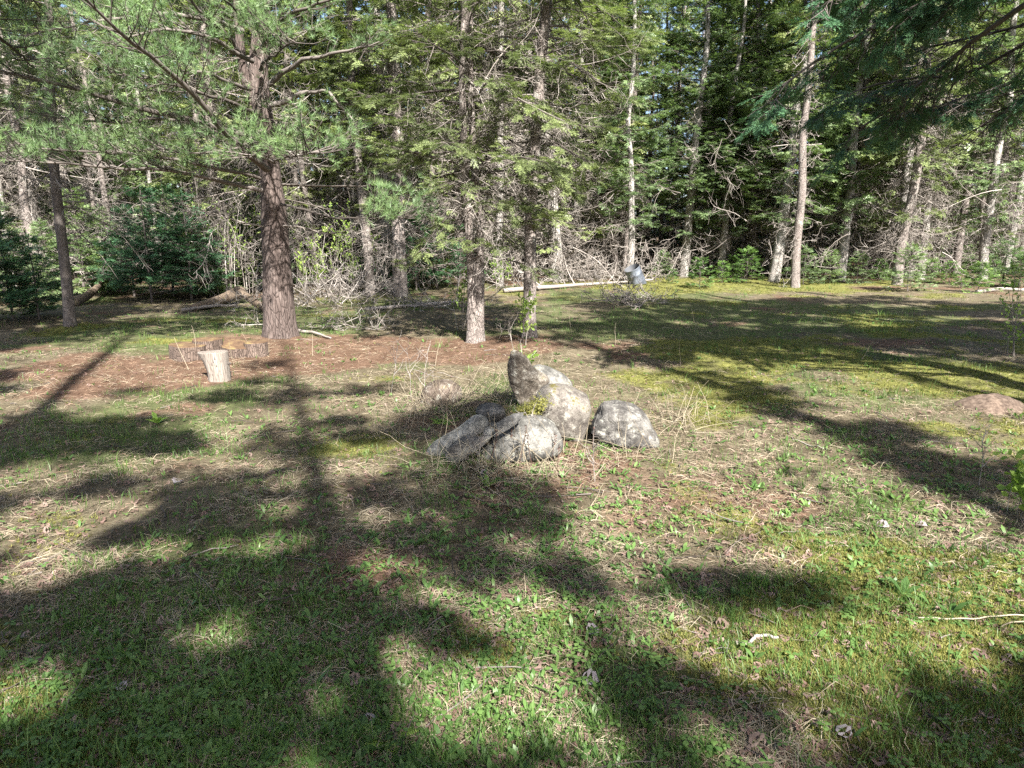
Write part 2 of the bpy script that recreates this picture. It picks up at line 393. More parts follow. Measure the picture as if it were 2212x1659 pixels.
def live_boughs(p0, d, L, r, sp, dens=1.0, size=.17, droop=.25, upc=.18, hang=.25, rad=.012, bare=1.0, start=.16):
    """spruce/fir boughs: wood chunk + needle chunk"""
    n = len(p0)
    C = curve(p0, d, L, droop*(1+.4*r.normal(size=n)), upc, .03, 7, r)
    R = (rad*np.asarray(L)[:, None])*np.linspace(1, .25, 7)[None]
    wood = [tubes(C, R, 4)]
    ns = np.maximum(3, (np.asarray(L)*15*dens*bare)).astype(int)
    idx = np.repeat(np.arange(n), ns); N = len(idx)
    t = start+(.98-start)*r.random(N)**.85; side = np.where(r.random(N) < .5, -1, 1)[:, None]
    q, T = pick(C[idx], t)
    lat = nrm(np.cross(T, np.array([0, 0, 1.])))
    d2 = nrm(T*.75+lat*side*.85+np.array([0, 0, -hang])*r.random((N, 1))+.15*r.normal(size=(N, 3)))
    L2 = np.asarray(L)[idx]*(.42*np.sin(np.clip(1.15-t, .12, 1)*1.6))*(.6+.6*r.random(N))+.05
    C2 = curve(q, d2, L2, hang*.5, .1, .04, 4, r)
    wood.append(tubes(C2, np.full((N, 4), .0035)*np.linspace(1.3, .5, 4), 3))
    nsp = np.maximum(2, (L2/size*2.3*dens)).astype(int); id2 = np.repeat(np.arange(N), nsp); K = len(id2)
    t2 = .1+.9*r.random(K); s2 = np.where(r.random(K) < .5, -1, 1)[:, None]
    q2, T2 = pick(C2[id2], t2); lat2 = nrm(np.cross(T2, np.array([0, 0, 1.])))
    d3 = nrm(T2*.8+lat2*s2*.7*r.random((K, 1))+np.array([0, 0, -.1])+.15*r.normal(size=(K, 3)))
    up = nrm(np.array([0, 0, 1.])+.35*r.normal(size=(K, 3)))
    # tips
    q3, T3 = pick(C, np.full(n, 1.0))
    P = np.vstack([q2, q3]); D = np.vstack([d3, T3]); U = np.vstack([up, np.tile([0, 0, 1.], (n, 1))])
    S = np.concatenate([size*(.7+.6*r.random(K)), np.full(n, size*1.2)])
    fol = stamp(sp[0], sp[1], P, D, U, S)
    return wood, [fol]
def dead_boughs(p0, d, L, r, dens=1.0, droop=.35, upc=.25, rad=.008, n3=3, tipr=.0022):
    n = len(p0); L = np.asarray(L)
    C = curve(p0, d, L, droop*(1+.5*r.normal(size=n)), upc, .06, 7, r)
    wood = [tubes(C, (rad*L[:, None]+.003)*np.linspace(1, .3, 7)[None], 3)]
    ns = np.maximum(2, (L*7*dens)).astype(int); idx = np.repeat(np.arange(n), ns); N = len(idx)
    t = .15+.85*r.random(N); q, T = pick(C[idx], t)
    d2 = nrm(T*.55+.75*rdir(N, r)+np.array([0, 0, -.35])); L2 = L[idx]*(.15+.4*r.random(N)*(1.1-t))+.06
    C2 = curve(q, d2, L2, .35*r.normal(size=N), .2, .09, 5, r)
    wood.append(tubes(C2, np.linspace(1.7, .7, 5)[None]*np.full((N, 1), tipr), 3))
    if n3:
        id3 = np.repeat(np.arange(N), n3); K = len(id3); q, T = pick(C2[id3], .2+.8*r.random(K))
        C3 = curve(q, nrm(T*.5+.8*rdir(K, r)), L2[id3]*(.25+.4*r.random(K)), .3*r.normal(size=K), 0, .1, 4, r)
        wood.append(tubes(C3, np.linspace(1.2, .6, 4)[None]*np.full((K, 1), tipr), 3))
    return wood

def trunk_chunk(pts, rads, k=16, seed=0, flare=.35, amp=.05, ov=5):
    """pts (n,3), rads n : resampled tapering stem with root flare and lumps"""
    pts = np.asarray(pts, float); rads = np.asarray(rads, float)
    s = np.concatenate([[0], np.cumsum(np.linalg.norm(np.diff(pts, axis=0), axis=1))])
    m = max(10, int(s[-1]/.12)); m = min(m, 110)
    u = np.concatenate([np.linspace(0, .5, 7)[:-1], np.linspace(.5, s[-1], m)])
    P = np.stack([np.interp(u, s, pts[:, i]) for i in range(3)], 1); R = np.interp(u, s, rads)
    # smooth the path
    for _ in range(6): P[1:-1] = (P[:-2]+2*P[1:-1]+P[2:])/4
    R = R*(1+flare*np.exp(-u/.2))
    V, F = tubes(P[None], R[None], k)
    V = V.reshape(len(u), k, 3); c = P[:, None]
    th = np.arange(k)*2*math.pi/k; rs = np.random.default_rng(seed+55); ph = rs.random(3)*6.28
    lobes = 1+.16*np.exp(-u/.2)[:, None]*np.sin(ov*th+ph[0])[None]
    nz = (fbm(th[None]*1.6+np.zeros((len(u), 1))+seed, u[:, None]*2.2+np.zeros((1, k)), 3)-.5)*2
    nz = nz*np.minimum(1, np.minimum(th, 2*math.pi-th)*1.5)[None]
    V = c+(V-c)*(lobes+amp*nz)[..., None]
    return V.reshape(-1, 3), F

def axis_pts(pts, z):
    pts = np.asarray(pts); zz = pts[:, 2]
    return np.stack([np.interp(z, zz, pts[:, 0]), np.interp(z, zz, pts[:, 1]), z], 1)

def conifer(name, pts, rads, seed, live, dead, bark, needle, near=False, size=.17, toplod=8, k=12, flare=.35, wood_mat='limb', tipr=.0022, n3=3):
    """live: list of (z0,z1,count,len0,len1,elev,droop); dead: (z0,z1,count,len0,len1)"""
    r = np.random.default_rng(seed); root = empty(name)
    ch = [(*trunk_chunk(pts, rads, k, seed, flare), 0)] if not isinstance(pts, list) else []
    stems = [(pts, rads)] if not isinstance(pts, list) else list(zip(pts, rads))
    if isinstance(pts, list):
        for q, (a, b) in enumerate(stems): ch.append((*trunk_chunk(a, b, k, seed+q, flare), 0))
    mesh_obj('trunk', ch, [M[bark]], root)
    W, N, Dd = [], [], []
    for (z0, z1, cnt, l0, l1, el, dr) in live:
        a, b = stems[r.integers(len(stems))]
        z = z0+(z1-z0)*(np.arange(cnt)+r.random(cnt))/cnt
        p = axis_pts(a, z)
        az = np.arange(cnt)*2.4+r.random(cnt)*1.2
        e = el+.18*r.normal(size=cnt)
        d = np.stack([np.cos(az)*np.cos(e), np.sin(az)*np.cos(e), np.sin(e)], 1)
        L = (l0+(l1-l0)*(z-z0)/(z1-z0))*(.6+.55*r.random(cnt))
        lod = SPN if near and z0 < toplod else SPF
        big = 1.0 if z0 < toplod else 1.9
        w, f = live_boughs(p, d, L, r, lod, (1.0 if big == 1 else .55), size*big, dr, bare=(.72 if near else .9), start=(.38 if near else .2))
        W += w; N += f
    for (z0, z1, cnt, l0, l1) in dead:
        for q, (a, b) in enumerate(stems):
            c2 = cnt//len(stems); z = z0+(z1-z0)*r.random(c2); p = axis_pts(a, z); az = r.random(c2)*6.283; e = -.05+.3*r.normal(size=c2)
            d = np.stack([np.cos(az)*np.cos(e), np.sin(az)*np.cos(e), np.sin(e)], 1)
            Dd += dead_boughs(p, d, (l0+(l1-l0)*r.random(c2)), r, tipr=tipr, n3=n3)
    if N: mesh_obj('crown', [(*w, 0) for w in W]+[(*f, 1) for f in N], [M[wood_mat], M[needle]], root)
    if Dd: mesh_obj('dead_branchwork', [(*w, 0) for w in Dd], [M['twig']], root)
    return root

# ------------------------------------------------------------------ the big white pine
def px_path(L):  # list of (px, py, Y) -> points
    return np.array([AT(*q) for q in L])
def resample(P, m, r, wig=.03):
    s = np.concatenate([[0], np.cumsum(np.linalg.norm(np.diff(P, axis=0), axis=1))]); u = np.linspace(0, s[-1], m)
    Q = np.stack([np.interp(u, s, P[:, i]) for i in range(3)], 1)
    for _ in range(3): Q[1:-1] = (Q[:-2]+2*Q[1:-1]+Q[2:])/4
    w = np.cumsum(r.normal(size=(m, 3)), 0)*wig*.3; w -= np.linspace(0, 1, m)[:, None]*w[-1]
    return Q+w, s[-1]
def pine_limb(P, r, r0, start=.25, dens=1.0, upw=.25, tl=.105):
    C, L = resample(P, 14, r, .05); m = len(C)
    wood = [tubes(C[None], np.linspace(r0, r0*.22, m)[None], 6)]
    n = int(L*9.5*dens); t = start+(1-start)*r.random(n)**.8
    q, T = pick(np.repeat(C[None], n, 0), t); side = np.where(r.random(n) < .5, -1, 1)[:, None]
    lat = nrm(np.cross(T, np.array([0, 0, 1.])))
    d = nrm(T*.65+lat*side*.8+np.array([0, 0, upw])+.25*r.normal(size=(n, 3)))
    L2 = .3+.75*r.random(n)*(1.25-t)
    C2 = curve(q, d, L2, -.08, .1, .05, 6, r)
    wood.append(tubes(C2, np.linspace(1.5, .6, 6)[None]*np.full((n, 1), .006), 3))
    ns = np.maximum(3, (L2*12)).astype(int); i2 = np.repeat(np.arange(n), ns); N = len(i2)
    t2 = .25+.75*r.random(N); q2, T2 = pick(C2[i2], t2)
    d2 = nrm(T2*.8+.6*rdir(N, r)+np.array([0, 0, .22])); L3 = .08+.17*r.random(N)
    C3 = curve(q2, d2, L3, -.1, 0, .03, 3, r)
    wood.append(tubes(C3, np.full((N, 3), .003), 3))
    P4 = np.vstack([C3[:, -1], C3[:, 1][r.random(N) < .35], C2[:, -1]]);
    D4 = np.vstack([nrm(C3[:, -1]-C3[:, 0]), nrm(rdir(len(P4)-N-n, r)+np.array([0, 0, .6])), nrm(C2[:, -1]-C2[:, -2])])
    h = len(P4)//2; fol = []
    for tp, a, b in ((TUFT[0], 0, h), (TUFT[1], h, len(P4))):
        K = b-a; fol.append(stamp(tp[0], tp[1], P4[a:b], D4[a:b], nrm(r.normal(size=(K, 3))), tl*(.75+.4*r.random(K))))
    return wood, fol
def build_pine():
    r = np.random.default_rng(21)
    base = onG(605, 726); Y0 = base[1]
    tp = px_path([(606, 726, Y0), (604, 690, Y0), (600, 600, Y0), (594, 500, Y0), (587, 400, Y0), (581, 340, Y0), (572, 260, Y0), (560, 200, Y0), (556, 150, Y0), (563, 70, Y0+.1), (572, -60, Y0+.2), (575, -250, Y0+.3), (580, -520, Y0+.4), (583, -900, Y0+.4)])
    tp[0, 2] = base[2]-.15
    sc_ = Y0/1475*1.02
    rd = np.array([33, 32, 29.5, 26, 21, 20, 19, 19.5, 18, 16, 14, 12, 8, 3])*sc_
    root = empty('white_pine')
    fk = px_path([(548, 225, Y0), (533, 180, Y0-.1), (520, 130, Y0-.15), (515, 40, Y0-.2), (500, -150, Y0-.3), (490, -400, Y0-.3)])
    mesh_obj('trunk', [(*trunk_chunk(tp, rd, 28, 4, .30, .07, 6), 0), (*trunk_chunk(fk, np.array([11, 10, 9, 8, 6, 3])*sc_, 12, 9, 0, .05), 0)], [M['pine_bark']], root)
    limbs = [
     ([(575,362,10.1),(545,340,9.8),(490,290,9.3),(430,215,8.7),(405,180,8.5),(330,125,7.9),(240,60,7.3),(160,-30,6.8)], .05, .1, 1.0),
     ([(568,408,10.1),(500,395,9.9),(400,375,9.4),(300,368,9),(200,365,8.5),(90,350,8.0),(-20,345,7.6)], .035, .2, 1.0),
     ([(565,300,10.1),(450,265,9.6),(355,248,9.3),(250,225,9.0),(130,180,8.6),(0,148,8.3),(-90,135,8.1)], .05, .5, .6),
     ([(556,315,10.2),(480,285,10),(400,262,9.7),(290,258,9.4),(200,260,9.1),(120,255,8.8)], .035, .4, .8),
     ([(520,120,10.1),(480,60,9.6),(430,10,9.2),(380,-50,8.8)], .04, .1, 1),
     ([(582,184,10.2),(636,142,9.9),(734,117,9.5),(820,90,9.2)], .04, .3, .45),
     ([(587,222,10.2),(640,205,10.1),(690,180,10),(720,205,9.9),(770,270,9.8)], .042, .6, .2),
     ([(608,440,10.2),(700,462,9.7),(790,474,9.3),(865,470,9.1)], .022, .68, 1.3),
     ([(590,352,10),(620,338,9.4),(660,330,9),(700,332,8.8)], .02, .15, 1.7),
     ([(590,350,10),(560,345,9.3),(530,338,8.9)], .02, .2, 1.6),
     ([(560,100,10.2),(600,50,9.5),(680,15,9),(760,-20,8.7)], .04, .1, 1.3),
     ([(558,60,10.2),(500,10,9.2),(470,-20,8.8)], .035, .1, 1.3),
     ([(545,130,10.1),(450,90,9.3),(340,60,8.6),(240,90,8.2)], .035, .2, 1.1),
     ([(540,190,10.1),(480,170,9.4),(420,140,9),(330,180,8.6),(250,160,8.2)], .03, .2, 1.0),
     ([(550,240,10),(470,215,9.2),(380,190,8.6),(300,200,8.3)], .03, .2, .8),
     ([(565,280,10),(500,330,9.3),(420,330,8.9),(330,322,8.6)], .025, .3, .8),
     ([(570,20,10.3),(650,-20,9.8),(740,-60,9.5)], .04, .1, 1.0),
     ([(562,150,10),(570,120,9.2),(600,100,8.8),(640,90,8.5)], .025, .2, 1.2),
     ([(540,0,10.2),(420,-60,9.4),(250,-100,8.4)], .04, .1, 1.0),
     ([(520,60,10),(400,20,9.2),(250,20,8.6),(80,70,8.0)], .035, .2, 1.0),
     ([(-120,-10,7.2),(-40,60,7.6),(20,110,8.2),(80,150,8.8)], .03, .1, 1.0),
     ([(560,385,10),(480,372,9.5),(380,345,9.1),(250,330,8.7),(100,328,8.2),(0,320,8.0)], .03, .3, 1.1),
    ]
    W, F, DW = [], [], []
    for L, r0, st, dn in limbs:
        w, f = pine_limb(px_path(L), r, r0, st, dn); W += w; F += f
    # higher whorls, outside the frame, which shade the clearing
    for z in np.arange(6.2, 11.5, .45):
        for q in range(3):
            az = r.random()*6.283; L = 3.2-(z-6)*.3; c = axis_pts(tp, np.array([z]))[0]
            e = np.array([math.cos(az)*L, math.sin(az)*L, .5*L*.6])
            w, f = pine_limb(np.array([c, c+e*.5+np.array([0, 0, -.1]), c+e]), r, .035, .25, .6); W += w; F += f
    zz = np.concatenate([2.0+2.6*r.random(26), 1.3+.6*r.random(3)]); p = axis_pts(tp, zz); n = len(zz); az = r.random(n)*6.283
    W2 = dead_boughs(p, np.stack([np.cos(az), np.sin(az), .1*r.normal(size=n)], 1), .5+1.3*r.random(n), r)
    p = px_path([(608, 398, 10.2), (612, 488, 10.2)]); W2 += dead_boughs(p, np.array([[1, .1, 0], [1, -.1, -.03]]), np.array([1.3, 1.1]), r, rad=.016)
    mesh_obj('crown', [(*w, 0) for w in W]+[(*f, 1) for f in F], [M['limb'], M['pine']], root)
    mesh_obj('dead_branchwork', [(*w, 0) for w in W2], [M['twig']], root)
    tag(root, 'thick reddish brown white pine with long soft needles beside the sawn rounds', 'pine tree')
build_pine()

# ------------------------------------------------------------------ the two middle spruces
def build_heroes():
    b = onG(1027, 738); Y = b[1]; s = Y/1475*1.03
    A = px_path([(1024, 740, Y), (1022, 690, Y), (1020, 600, Y), (1013, 500, Y), (1003, 350, Y), (998, 200, Y), (1003, 60, Y), (1005, -60, Y), (1005, -300, Y), (1005, -800, Y)])
    A[0, 2] = b[2]-.12
    B = px_path([(1030, 740, Y+.03), (1032, 690, Y+.03), (1037, 600, Y+.05), (1036, 500, Y+.05), (1026, 380, Y+.07), (1018, 250, Y+.08), (1014, 100, Y+.05), (1016, -40, Y), (1020, -250, Y), (1025, -700, Y)])
    B[0, 2] = b[2]-.12
    ra = np.array([13, 12.5, 10, 8.5, 7.5, 7.5, 7.5, 7, 5, 2])*s; rb = np.array([13, 12.5, 10, 8.5, 7.5, 7, 7, 6, 5, 2])*s
    t = conifer('twin_spruce', [A, B], [ra, rb], 31,
        [(1.3, 2.6, 15, 1.1, 1.5, -.05, .25), (2.4, 4.2, 27, 1.7, 1.7, .05, .34), (4.2, 7, 28, 1.6, 1.3, .15, .34), (7, 11.5, 34, 1.2, .5, .2, .3)],
        [(1.0, 3.2, 80, .4, 1.2), (3.0, 6, 90, .5, 1.3)], 'spruce_bark', 'spruce', near=True, size=.17, k=16, flare=.65)
    tag(t, 'twin stemmed spruce with flaking grey bark and hanging dead twigs, middle of the clearing', 'spruce tree')
    b = onG(1143, 728); Y = b[1]; s = Y/1475*1.03
    A = px_path([(1143, 730, Y), (1143, 690, Y), (1145, 600, Y), (1146, 500, Y), (1150, 400, Y), (1158, 280, Y), (1168, 130, Y), (1182, 0, Y), (1190, -150, Y), (1200, -420, Y), (1205, -850, Y)])
    A[0, 2] = b[2]-.12
    t = conifer('spruce_tree', A, np.array([14, 13.5, 13, 12, 11, 11, 11, 10, 8, 5, 2])*s, 32,
        [(2.0, 2.9, 9, .9, 1.2, -.05, .25), (2.8, 4.4, 20, 1.3, 1.5, 0, .34), (4.4, 7, 24, 1.5, 1.3, .15, .34), (7, 12, 34, 1.2, .5, .2, .3)],
        [(1.5, 3.4, 56, .4, 1.1), (3.0, 6.5, 84, .6, 1.4)], 'spruce_bark', 'spruce', near=True, size=.17, k=16, flare=.5)
    tag(t, 'single straight spruce with dark knots on its bark, right of the twin stemmed spruce', 'spruce tree')
build_heroes()

# ------------------------------------------------------------------ prototypes of the forest trees
def proto(name, seed, kind, H=15.0, r0=.15):
    r = np.random.default_rng(seed)
    z = np.linspace(-.25, H, 12); bend = np.cumsum(r.normal(size=(12, 2)), 0)*.07; bend -= bend[0]
    pts = np.stack([bend[:, 0], bend[:, 1], z], 1)
    rad = r0*(1-np.clip(z, 0, H)/H*.88)
    if kind == 'fir':
        live = [(1.6, 3.2, 16, .9, 1.3, .02, .12), (3, 7, 46, 1.5, 1.4, .05, .14), (7, 10, 26, 1.4, 1.1, .1, .15), (10, H, 30, 1.2, .4, .2, .2)]
        dead = [(.8, 3.5, 36, .4, 1.0)]; bark, nee = 'pale_bark', 'fir'
    elif kind == 'spruce':
        live = [(2.2, 4, 10, .8, 1.3, -.1, .3), (3.5, 7, 34, 1.3, 1.5, -.05, .35), (7, 10, 26, 1.4, 1.2, 0, .3), (10, H, 30, 1.2, .4, .15, .3)]
        dead = [(.9, 4.5, 60, .5, 1.2), (4, 8, 40, .5, 1.3)]; bark, nee = 'spruce_bark', 'spruce'
    elif kind == 'tangle':
        live = [(1.2, 3, 5, 1.0, 1.5, -.15, .2), (4.5, 7, 16, 1, 1.4, 0, .3), (7, 10, 22, 1.4, 1.2, 0, .3), (10, H, 26, 1.2, .4, .15, .3)]
        dead = [(.6, 5, 110, .6, 1.5), (5, 8, 40, .5, 1.3)]; bark, nee = 'pale_bark', 'spruce'
    else:
        live = [(5, 7.5, 12, .8, 1.1, 0, .25), (7.5, 11, 30, 1.1, 1.2, 0, .25), (11, H, 26, 1.1, .4, .15, .3)]
        dead = [(.8, 6.5, 70, .3, .9)]; bark, nee = 'spruce_bark', 'spruce'
    return conifer(name, pts, rad, seed, live, dead, bark, nee, near=False, size=.22, k=9, flare=.3, tipr=.0045, n3=2)
PROTO = {}
for kind, seeds in (('fir', (101, 102)), ('spruce', (111, 112)), ('tangle', (121, 122)), ('pole', (131, 132, 133))):
    PROTO[kind] = [proto('balsam_fir' if kind == 'fir' else 'spruce_tree', s, kind) for s in seeds]
_used = set()
def put_tree(kind, v, p, sxy, sz, rz, lean=(0, 0)):
    src = PROTO[kind][v % len(PROTO[kind])]
    if src.name in _used: o = copy_tree(src)
    else: o = src; _used.add(src.name)
    o.location = p; o.scale = (sxy, sxy, sz); o.rotation_euler = (lean[1], lean[0], rz)
    return o
_occ = []
# px, py of the base, px width of the trunk a metre up, kind, variant, lean in px over 300 px, label
EDGE = [
 (865,640,30,'spruce',0,-2,'stout dark spruce trunk between the pine and the twin spruce'),
 (800,640,20,'pole',0,-8,'pale slim trunk just left of the stout dark spruce'),
 (1205,608,28,'tangle',0,-4,'thick pale flaking trunk behind the left end of the fallen stem'),
 (1241,600,18,'tangle',1,3,'leaning pale trunk right of the thick flaking trunk behind the branch pile'),
 (1326,596,17,'spruce',1,2,'grey trunk standing left of the grey barrel'),
 (1348,596,12,'pole',1,0,'thin dark trunk close behind the left side of the grey barrel'),
 (1476,598,18,'fir',0,6,'straight dark grey fir right of the grey barrel, branches green from mid height'),
 (1670,608,22,'fir',1,18,'bright white barked fir with a mossy foot at the edge of the clearing'),
 (1617,585,17,'fir',0,10,'speckled grey fir just left of the bright white barked fir'),
 (1808,585,12,'pole',2,2,'slim straight trunk left of the leaning pale trunk on the right'),
 (1886,588,17,'spruce',0,0,'very dark trunk in shade left of the leaning pale trunk'),
 (1958,600,30,'tangle',0,26,'large leaning pale trunk wrapped in dead white twigs on the right'),
 (2105,590,12,'pole',0,2,'thin trunk right of the big leaning pale trunk'),
 (2168,592,15,'tangle',1,2,'brown trunk with dead twigs near the right edge of the photo'),
 (95,612,17,'tangle',1,-12,'pale trunk with a brown tangle of twigs behind the dark leaning tree'),
 (262,628,12,'pole',1,-12,'slim pale trunk between the dark leaning tree and the dark firs'),
 (228,610,8,'pole',2,-14,'very thin curved trunk left of the slim pale trunk'),
 (690,622,13,'pole',0,-22,'dark curved slim trunk right of the white pine'),
 (650,620,14,'spruce',1,-3,'pale trunk showing just right of the white pine'),
 (425,600,9,'pole',2,-6,'thin pale trunk rising above the dark firs'),
 (498,590,9,'pole',0,-4,'thin pale trunk behind the leafy saplings'),
 (1075,598,12,'pole',2,2,'slim pale trunk seen between the twin spruce and the single spruce'),
 (1050,600,9,'pole',1,0,'thin dark trunk just behind the twin spruce'),
 (1302,592,14,'spruce',0,1,'dark trunk left of the grey trunk by the branch pile'),
 (1396,585,9,'pole',0,0,'very thin trunk right behind the grey barrel'),
 (1425,580,9,'pole',1,2,'second very thin trunk beyond the barrel'),
 (1445,580,8,'pole',2,-1,'thin black trunk left of the straight grey fir'),
 (2020,588,10,'spruce',1,3,'slim shaded trunk between the leaning pale trunk and the thin trunk'),
 (1560,582,10,'spruce',1,0,'slim dark trunk between the two grey firs'),
 (1735,584,11,'tangle',1,3,'shaded slim trunk right of the bright white barked fir'),
 (30,622,11,'tangle',0,-8,'twiggy pale trunk at the far left edge'),
 (180,610,9,'spruce',0,-9,'slim trunk behind the dark leaning tree on the right side'),
 (745,612,12,'spruce',0,-4,'slim pale trunk midway between the pine and the stout dark spruce'),
 (940,612,14,'spruce',1,0,'shaded trunk left of the twin spruce'),
 (350,612,10,'fir',1,-3,'slim fir rising out of the dark young firs'),
 (575,610,12,'fir',0,-3,'green fir behind the white pine'),
]
for i, (px, py, w, kd, v, ln, lab) in enumerate(EDGE):
    p = onG(px, py); dist = p[1]
    r1 = w/2/FP*dist*1.05
    s = r1/.145
    sxy = min(max(s, .75), 1.45); 
    o = put_tree(kd, v, (p[0], p[1], p[2]), sxy, 1.0+.12*math.sin(i*3.1), i*1.7, (0, 0))
    # lean in world: rotate about Y (x lean)
    o.rotation_mode = 'XYZ'
    from mathutils import Matrix
    R = Matrix.Rotation(math.atan2(ln, 300), 4, 'Y') @ Matrix.Rotation(i*1.7, 4, 'Z')
    o.rotation_euler = R.to_euler('XYZ')
    if s < .75:
        for ch in o.children:
            if ch.name.startswith('trunk'): ch.scale = (s/sxy, s/sxy, 1)
    tag(o, lab, 'fir tree' if kd == 'fir' else 'spruce tree', 'trees at the edge of the clearing'); _occ.append((p[0], p[1]))

# trees deeper in the forest, told apart by what they stand behind
LAND = [(70,'behind the far left twiggy trunks'),(250,'behind the dark leaning tree'),(420,'behind the dark young firs'),(560,'behind the leafy saplings'),
        (690,'behind the white pine'),(830,'behind the stout dark spruce'),(1000,'behind the twin spruce'),(1150,'behind the single spruce'),
        (1260,'behind the pile of bare branches'),(1370,'behind the grey barrel'),(1500,'behind the straight grey fir'),(1660,'behind the bright white barked fir'),
        (1830,'beyond the big leaning trunk, left'),(1980,'directly behind the big leaning trunk'),(2120,'behind the thin trunk on the right'),(2400,'at the far right edge')]
def fill_forest():
    r = np.random.default_rng(77); n = 0
    rows = [(24.0, 'edge row'), (27.5, 'second row'), (31.5, 'third row'), (36.5, 'fourth row'), (43, 'deep shade'), (48, 'dim distance'), (54, 'deepest shade')]
    lookn = {'fir': 'green needled fir', 'spruce': 'shaggy dark spruce', 'tangle': 'spruce bristling with dead twigs', 'pole': 'bare poled thin spruce'}
    for ri, (d0, rn) in enumerate(rows):
        step = 1.35+.06*ri
        x = -d0*.86-1
        while x < d0*.86+1:
            x += step*(.6+.8*r.random()); y = math.sqrt(max(d0*d0-.35*x*x, 100))+r.normal()*1.1
            if x < 0: y -= 3.5 if ri == 0 else 4*(1-ri/6)
            px, py = topix(np.array([x, y, 0])); px = float(px[0])
            if any((x-a)**2+(y-b)**2 < 1.1 for a, b in _occ): continue
            if 1370 < px < 1470 and ri < 2: continue          # opening behind the barrel
            if px < -120 or px > 2340: continue
            kd = ('pole', 'spruce', 'tangle', 'fir')[r.choice(4, p=[.38, .3, .2, .12] if ri else [.2, .3, .28, .22])]
            if ri >= 3: kd = 'pole' if r.random() < .3 else 'spruce' if r.random() < .6 else 'fir'
            v = int(r.integers(3)); s = .65+.5*r.random()
            o = put_tree(kd, v, (x, y, gz(x, y)), s, .85+.3*r.random(), r.random()*6.28, (r.normal()*.025, r.normal()*.025))
            where = min(LAND, key=lambda q: abs(q[0]-px))[1]
            tag(o, f'{lookn[kd]} in the {rn}, {where}', 'fir tree' if kd == 'fir' else 'spruce tree', f'{rn} of forest trees {where}')
            _occ.append((x, y)); n += 1
    # the side woods just beyond the frame edges
    return n
print('forest trees', fill_forest())
for k in PROTO:
    for o in PROTO[k]:
        if o.name not in _used: print('unused', o.name)

# left dark leaning tree (near, in shade)
def left_tree():
    b = onG(152, 704); Y = b[1]; s = Y/1475*1.03
    A = px_path([(152, 706, Y), (150, 680, Y), (141, 580, Y), (130, 490, Y), (120, 400, Y), (112, 300, Y), (108, 180, Y), (105, 0, Y), (100, -300, Y), (95, -700, Y)]); A[0, 2] = b[2]-.12
    t = conifer('leaning_spruce', A, np.array([11.5, 11, 10, 9.5, 9, 8.5, 8, 7, 5, 2])*s, 41,
        [(3.0, 4.6, 18, .9, 1.4, 0, .25), (4.6, 8, 30, 1.3, 1.3, .1, .25), (8, 11.5, 20, 1.1, .5, .2, .3)],
        [(1.9, 4.5, 60, .6, 1.5)], 'dark_bark', 'spruce', near=True, size=.16, k=12, flare=.3)
    tag(t, 'slender nearly black trunk leaning left at the left side of the clearing', 'spruce tree')
left_tree()

